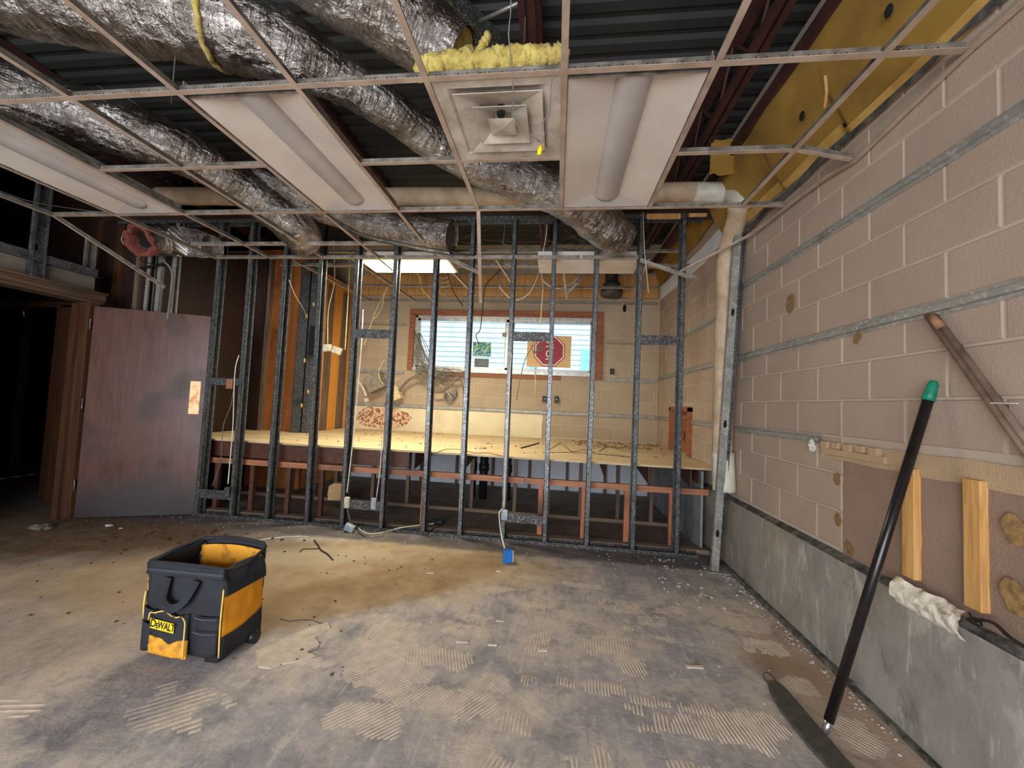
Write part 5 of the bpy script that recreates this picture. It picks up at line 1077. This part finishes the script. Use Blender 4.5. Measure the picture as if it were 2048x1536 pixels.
# ---------------------------------------------------------------- tool bag
def toolbag():
    t = thing('tool_bag', 'black and yellow open topped tool bag standing on the floor', 'tool bag', (-1.88, 1.9, 0))
    th = math.radians(6)
    O = Vector((-2.105, 1.875, 0)); U = Vector((math.cos(math.radians(1)), math.sin(math.radians(1)), 0)); V = Vector((.13, 1, 0)).normalized()
    W, D_ = .44, .24
    def q(u, v, z): return O+U*(u*W)+V*(v*D_)+Vector((0, 0, z))
    # body sides as slightly bulging sheets
    def sheet(fn, mat, name, nu=16, nv=14, th_=.006, par=t):
        m_ = MB(); gridpatch(m_, fn, nu, nv); o = m_.build(name, mat, par, True); md = o.modifiers.new('s', 'SOLIDIFY'); md.thickness = th_; md.offset = 1; return o
    def bul(u, v, s_): return .012*math.sin(u*PI)*math.sin(v*PI)+.004*noise.noise(Vector((u*5+s_, v*5, s_)))
    zt = .395
    sheet(lambda u, v: q(u, 0, .045+v*.40)-V*bul(u, v, 1)+U*0.0, M['fabric_black'], 'front_panel')
    sheet(lambda u, v: q(1-u*1, 1, .045+v*.40)+V*bul(u, v, 2), M['fabric_black'], 'back_panel')
    # left side
    sheet(lambda u, v: q(0, 1-u, .045+v*.38)-U*bul(u, v, 3), M['fabric_yellow'], 'side_panel')
    # right side: black base below a curved line, yellow above
    cut = lambda u: .14+.01*u+.035*u*u
    sheet(lambda u, v: q(1, u, .045+v*(cut(u)-.045))+U*(bul(u, v*.35, 4)+.003), M['fabric_black'], 'side_base')
    sheet(lambda u, v: q(1, u, cut(u)+v*(.375-cut(u)))+U*(bul(u, .35+v*.5, 4)), M['fabric_yellow'], 'side_panel')
    # collar: slopes inward at the sides
    sheet(lambda u, v: q(.0+u, -.02, .43+v*.06)-V*(.006+.004*noise.noise(Vector((u*6, v, 8)))), M['fabric_black'], 'front_collar', th_=.014)
    sheet(lambda u, v: q(1, u, .345+.012*u+v*.125)-U*(v*v*(.03+.03*math.sin(u*PI)))+U*.012, M['fabric_black'], 'side_collar', th_=.010)
    sheet(lambda u, v: q(.12*(1-u)*v, 1-u, .40+v*(.09+.045*(1-u))), M['fabric_black'], 'side_collar', th_=.010)
    bt_ = lambda u: .52+.015*math.sin(u*PI)
    sheet(lambda u, v: q(.1+.86*u, 1.02, .44+v*(bt_(u)-.44))+V*.006, M['fabric_black'], 'back_collar', th_=.012)
    sheet(lambda u, v: q(.12+.84*u, .985, .36+v*(bt_(u)-.015-.36))-V*.012*(1+.6*noise.noise(Vector((u*7, v*2, 3)))), M['fabric_yellow_dirty'], 'lining')
    sheet(lambda u, v: q(.02, .05+.9*u, .36+v*.09), M['fabric_yellow_dirty'], 'lining'); sheet(lambda u, v: q(.98, .95-.9*u, .33+v*.07), M['fabric_yellow_dirty'], 'lining')
    sheet(lambda u, v: q(.03+.94*u, .03+.94*v, .36), M['fabric_yellow_dirty'], 'inner_floor')
    m_ = MB()
    m_.tube(spline([q(.0, 0, .49), q(.06, .1, .505), q(.10, .5, .53), q(.12, 1.0, .535), q(.5, 1.04, .55), q(.95, 1.02, .535), q(1.0, .92, .51), q(1.0, .5, .47), q(.97, .1, .47), q(.9, -.03, .49), q(.5, -.04, .495), q(.0, 0, .49)], .02), .010, 8); m_.build('rim', M['fabric_black'], t, True)
    m_ = MB(); m_.prism([q(.0, .35, .49), q(.10, .75, .53), q(.12, 1.0, .54), q(.0, .5, .50)], (0, 0, .004)); m_.build('rim_flap', M['fabric_black'], t)
    # base tray and feet
    m_ = MB(); m_.box((0, 0, 0), (0, 0, 0)); m_ = MB(); m_.prism([q(.01, .02, .03), q(.99, .02, .03), q(.99, .98, .03), q(.01, .98, .03)], (0, 0, .03)); m_.build('base_tray', M['black_plastic'], t, bevel=.006)
    for (uu, vv, w_) in ((.28, .1, .05), (.88, .06, .09), (.1, .9, .05)):
        m_ = MB(); c = q(uu, vv, 0); m_.prism([c-U*w_/2, c+U*w_*.3, c+U*w_/2+Vector((0, 0, .04)), c-U*w_*.6+Vector((0, 0, .04))], V*.05); m_.build('foot', M['black_plastic'], t, bevel=.004)
    m_ = MB(); m_.cyl(q(.93, .85, .035), q(1.03, .85, .035), .035, 18); m_.build('wheel', M['black_plastic'], t, True)
    # pocket panel with piping
    def bump_out(u, v): return -V*(.022+.014*math.sin(min(1, max(0, (u-.3)/.4))*PI))
    pz = lambda u: .262-.02*u+.010*math.cos((u-.4)*PI*3.2)
    mp = MB(); gridpatch(mp, lambda u, v: q(.165+.46*u, 0, .10+v*(pz(u)-.10))-V*(.022+.014*math.sin(u*PI)*(1-v*.4)), 16, 14); o = mp.build('front_pocket', M['fabric_black'], t, True); md = o.modifiers.new('s', 'SOLIDIFY'); md.thickness = .02; md.offset = 1
    my = MB(); gridpatch(my, lambda u, v: q(.15+.485*u+.01*math.sin(u*7), 0, .046-.014*u+v*(.085+.006*u-.022*math.exp(-((u-.6)/.14)**2)))-V*(.028+.022*math.sin(u*PI)*math.sin(v*PI*.8+.3)+.005*noise.noise(Vector((u*8, v*6, 1)))), 18, 10); o = my.build('pocket_bottom', M['fabric_yellow_dirty'], t, True); md = o.modifiers.new('s', 'SOLIDIFY'); md.thickness = .012; md.offset = 1
    pp = MB(); path = [q(.155, 0, .215)-V*.026, q(.16, 0, .245)-V*.027]+[q(.165+.46*u, 0, pz(u)+.003)-V*.029 for u in (.05, .15, .3, .45, .6, .75, .88)]+[q(.625, 0, .225)-V*.03, q(.635, 0, .17)-V*.032, q(.64, 0, .11)-V*.034, q(.645, 0, .05)-V*.034]
    pp.tube(spline([p_-V*.010 for p_ in path], .012), .004, 6); pp.build('piping', M['piping'], t, True)
    for uu, z0, z1, dv in ((1.0, .045, .385, -.02), (.0, .2, .34, -.02)):
        pp = MB(); pp.tube(spline([q(uu, dv, z0), q(uu, dv-.02, (z0+z1)/2), q(uu, dv, z1)], .03), .0045, 6); pp.build('piping', M['piping'], t, True)
    # side pockets
    for z0, z1, off in ((.05, .175, .014), (.175, .245, .010)):
        mp = MB(); gridpatch(mp, lambda u, v: q(.70+.285*u, 0, z0+v*(z1-z0))-V*(off+.012*math.sin(u*PI)), 10, 8); o = mp.build('tool_pocket', M['fabric_black'], t, True); md = o.modifiers.new('s', 'SOLIDIFY'); md.thickness = .008; md.offset = 1
        st = MB(); st.tube([q(.70+.285*u, 0, z1-.004)-V*(off+.0145+.012*math.sin(u*PI)) for u in [k/10 for k in range(11)]], .0012, 4); st.build('stitching', M['stitch'], t)
    for z0, z1, off in ((.05, .20, .014), (.20, .27, .010)):
        mp = MB(); gridpatch(mp, lambda u, v: q(.01+.14*u, 0, z0+v*(z1-z0)-.02*v*u)-V*(off+.012*math.sin(u*PI)), 10, 8); o = mp.build('tool_pocket', M['fabric_black'], t, True); md = o.modifiers.new('s', 'SOLIDIFY'); md.thickness = .008; md.offset = 1
    for zz in (.455, .462):
        st = MB(); st.tube([q(u, -.02, zz)-V*.013 for u in [k/16 for k in range(17)]], .0011, 4); st.build('stitching', M['stitch'], t)
    # handles: two straps looping down
    for du, dz in ((0, 0), (.03, .012)):
        hm = MB(); pth = spline([q(.29+du, 0, .425)-V*.018, q(.29+du, 0, .36)-V*.03, q(.33+du, 0, .305+dz)-V*.045, q(.45+du, 0, .283+dz)-V*.05, q(.57+du, 0, .31+dz)-V*.045, q(.63+du, 0, .37)-V*.035, q(.66+du, 0, .42)-V*.018], .015)
        for a_, b_ in zip(pth[:-1], pth[1:]):
            hm.obox((a_+b_)/2, (b_-a_)*.55, V*(.003), (b_-a_).normalized().cross(V)*.017)
        hm.build('handle', M['fabric_black'], t)
    tb_ = MB(); tb_.obox(q(1, .62, .375)+U*.01, U*.004, V*.009, (0, 0, .022)); tb_.build('zip_pull', M['black_plastic'], t)
    # logo
    lo = MB(); c0 = q(.185, 0, .178)-V*.0385; c1 = q(.49, 0, .160)-V*.0385; upv = Vector((0, 0, .042))
    lo.prism([c0, c1, c1+upv*1.15, c0+upv*1.15], -V*.0012); lg_ = lo.build('logo_patch', M['logo_yellow'], t)
    d_ = (c1-c0).normalized(); ang = math.atan2(U.y, U.x); tilt = math.atan2(-(c1-c0).z, (c1-c0).length)
    cc = (c0+c1)/2+upv*.575-V*.0016
    text('D', .056, M['logo_black'], t, cc-d_*.050+upv*.02, (PI/2, tilt, ang), 'logo_lettering', .82, .0006, bold=.0012)
    text('E', .036, M['logo_black'], t, cc-d_*.0275-Vector((0, 0, .006)), (PI/2, tilt, ang), 'logo_lettering', .82, .0006, bold=.0010)
    text('WALT', .052, M['logo_black'], t, cc+d_*.025, (PI/2, tilt, ang), 'logo_lettering', .66, .0006, bold=.0012)
toolbag()

# ---------------------------------------------------------------- pole and floor scraper
pl = thing('broom_pole', 'black pole with a green tip leaning on the block wall', 'pole', (1.23, 1.95, .03))
p0 = PY(1657, 1462, 1.93); p1 = PX(1868, 762, 1.615); 
p0 = PZ(1650, 1466, .035)
ax = (p1-p0)
s = MB(); s.tube([p0+ax*.035, p0+ax*.955], .019, 16); s.build('shaft', M['pole'], pl, True)
s = MB(); s.tube([p0+ax*.945, p0+ax*.96, p0+ax*.99, p1], [.0225, .0225, .018, .012], 14); s.build('tip', M['green'], pl, True)
s = MB(); s.tube([p0, p0+ax*.006, p0+ax*.008, p0+ax*.04], [.010, .014, .0155, .0155], 14); s.build('ferrule', M['chrome'], pl, True)
sc_ = thing('squeegee_head', 'flat dusty black squeegee strip lying on the floor under the pole', 'squeegee', (1.17, 1.9, 0))
s = MB(); outl = [(1.150, 2.245), (1.128, 2.18), (1.108, 2.06), (1.118, 1.86), (1.134, 1.75), (1.145, 1.5), (1.235, 1.5), (1.236, 1.77), (1.228, 1.97), (1.222, 2.13), (1.216, 2.22), (1.20, 2.25)]
s.prism([(x, y, .004) for x, y in outl], (0, 0, .018)); s.build('blade', M['rubber_grey'], sc_, bevel=.004)
s = MB(); s.tube([(1.176+.026*math.cos(a), 2.278+.030*math.sin(a), .014+.012*math.sin(a)) for a in [k*PI/10 for k in range(21)]], .0028, 6, False); s.build('ring', M['black_iron'], sc_, True)

# ---------------------------------------------------------------- repeats share a group
GR = {'ceiling_light': 'recessed ceiling lights', 'foil_duct': 'foil air ducts above the grid', 'junction_box': 'electrical junction boxes', 'outlet': 'loose electrical outlets', 'furring_strip': 'furring strips on the block walls',
      'roof_joist': 'open web roof joists', 'pine_batten': 'pine battens', 'cable': 'loose cables', 'cable_coil': 'coiled cables', 'loose_stud': 'loose studs behind the door', 'metal_enclosure': 'metal enclosures left of the window',
      'pipe_stub': 'black pipe stubs under the platform', 'floor_scrap': 'scraps on the floor', 'ceiling_tile': 'fallen ceiling panels', 'hanger_wire': 'hanger wires', 'ceiling_grid': 'ceiling grids'}
for o in bpy.data.objects:
    b_ = o.name.split('.')[0]
    if o.parent is None and b_ in GR and 'label' in o and 'kind' not in o: o['group'] = GR[b_]
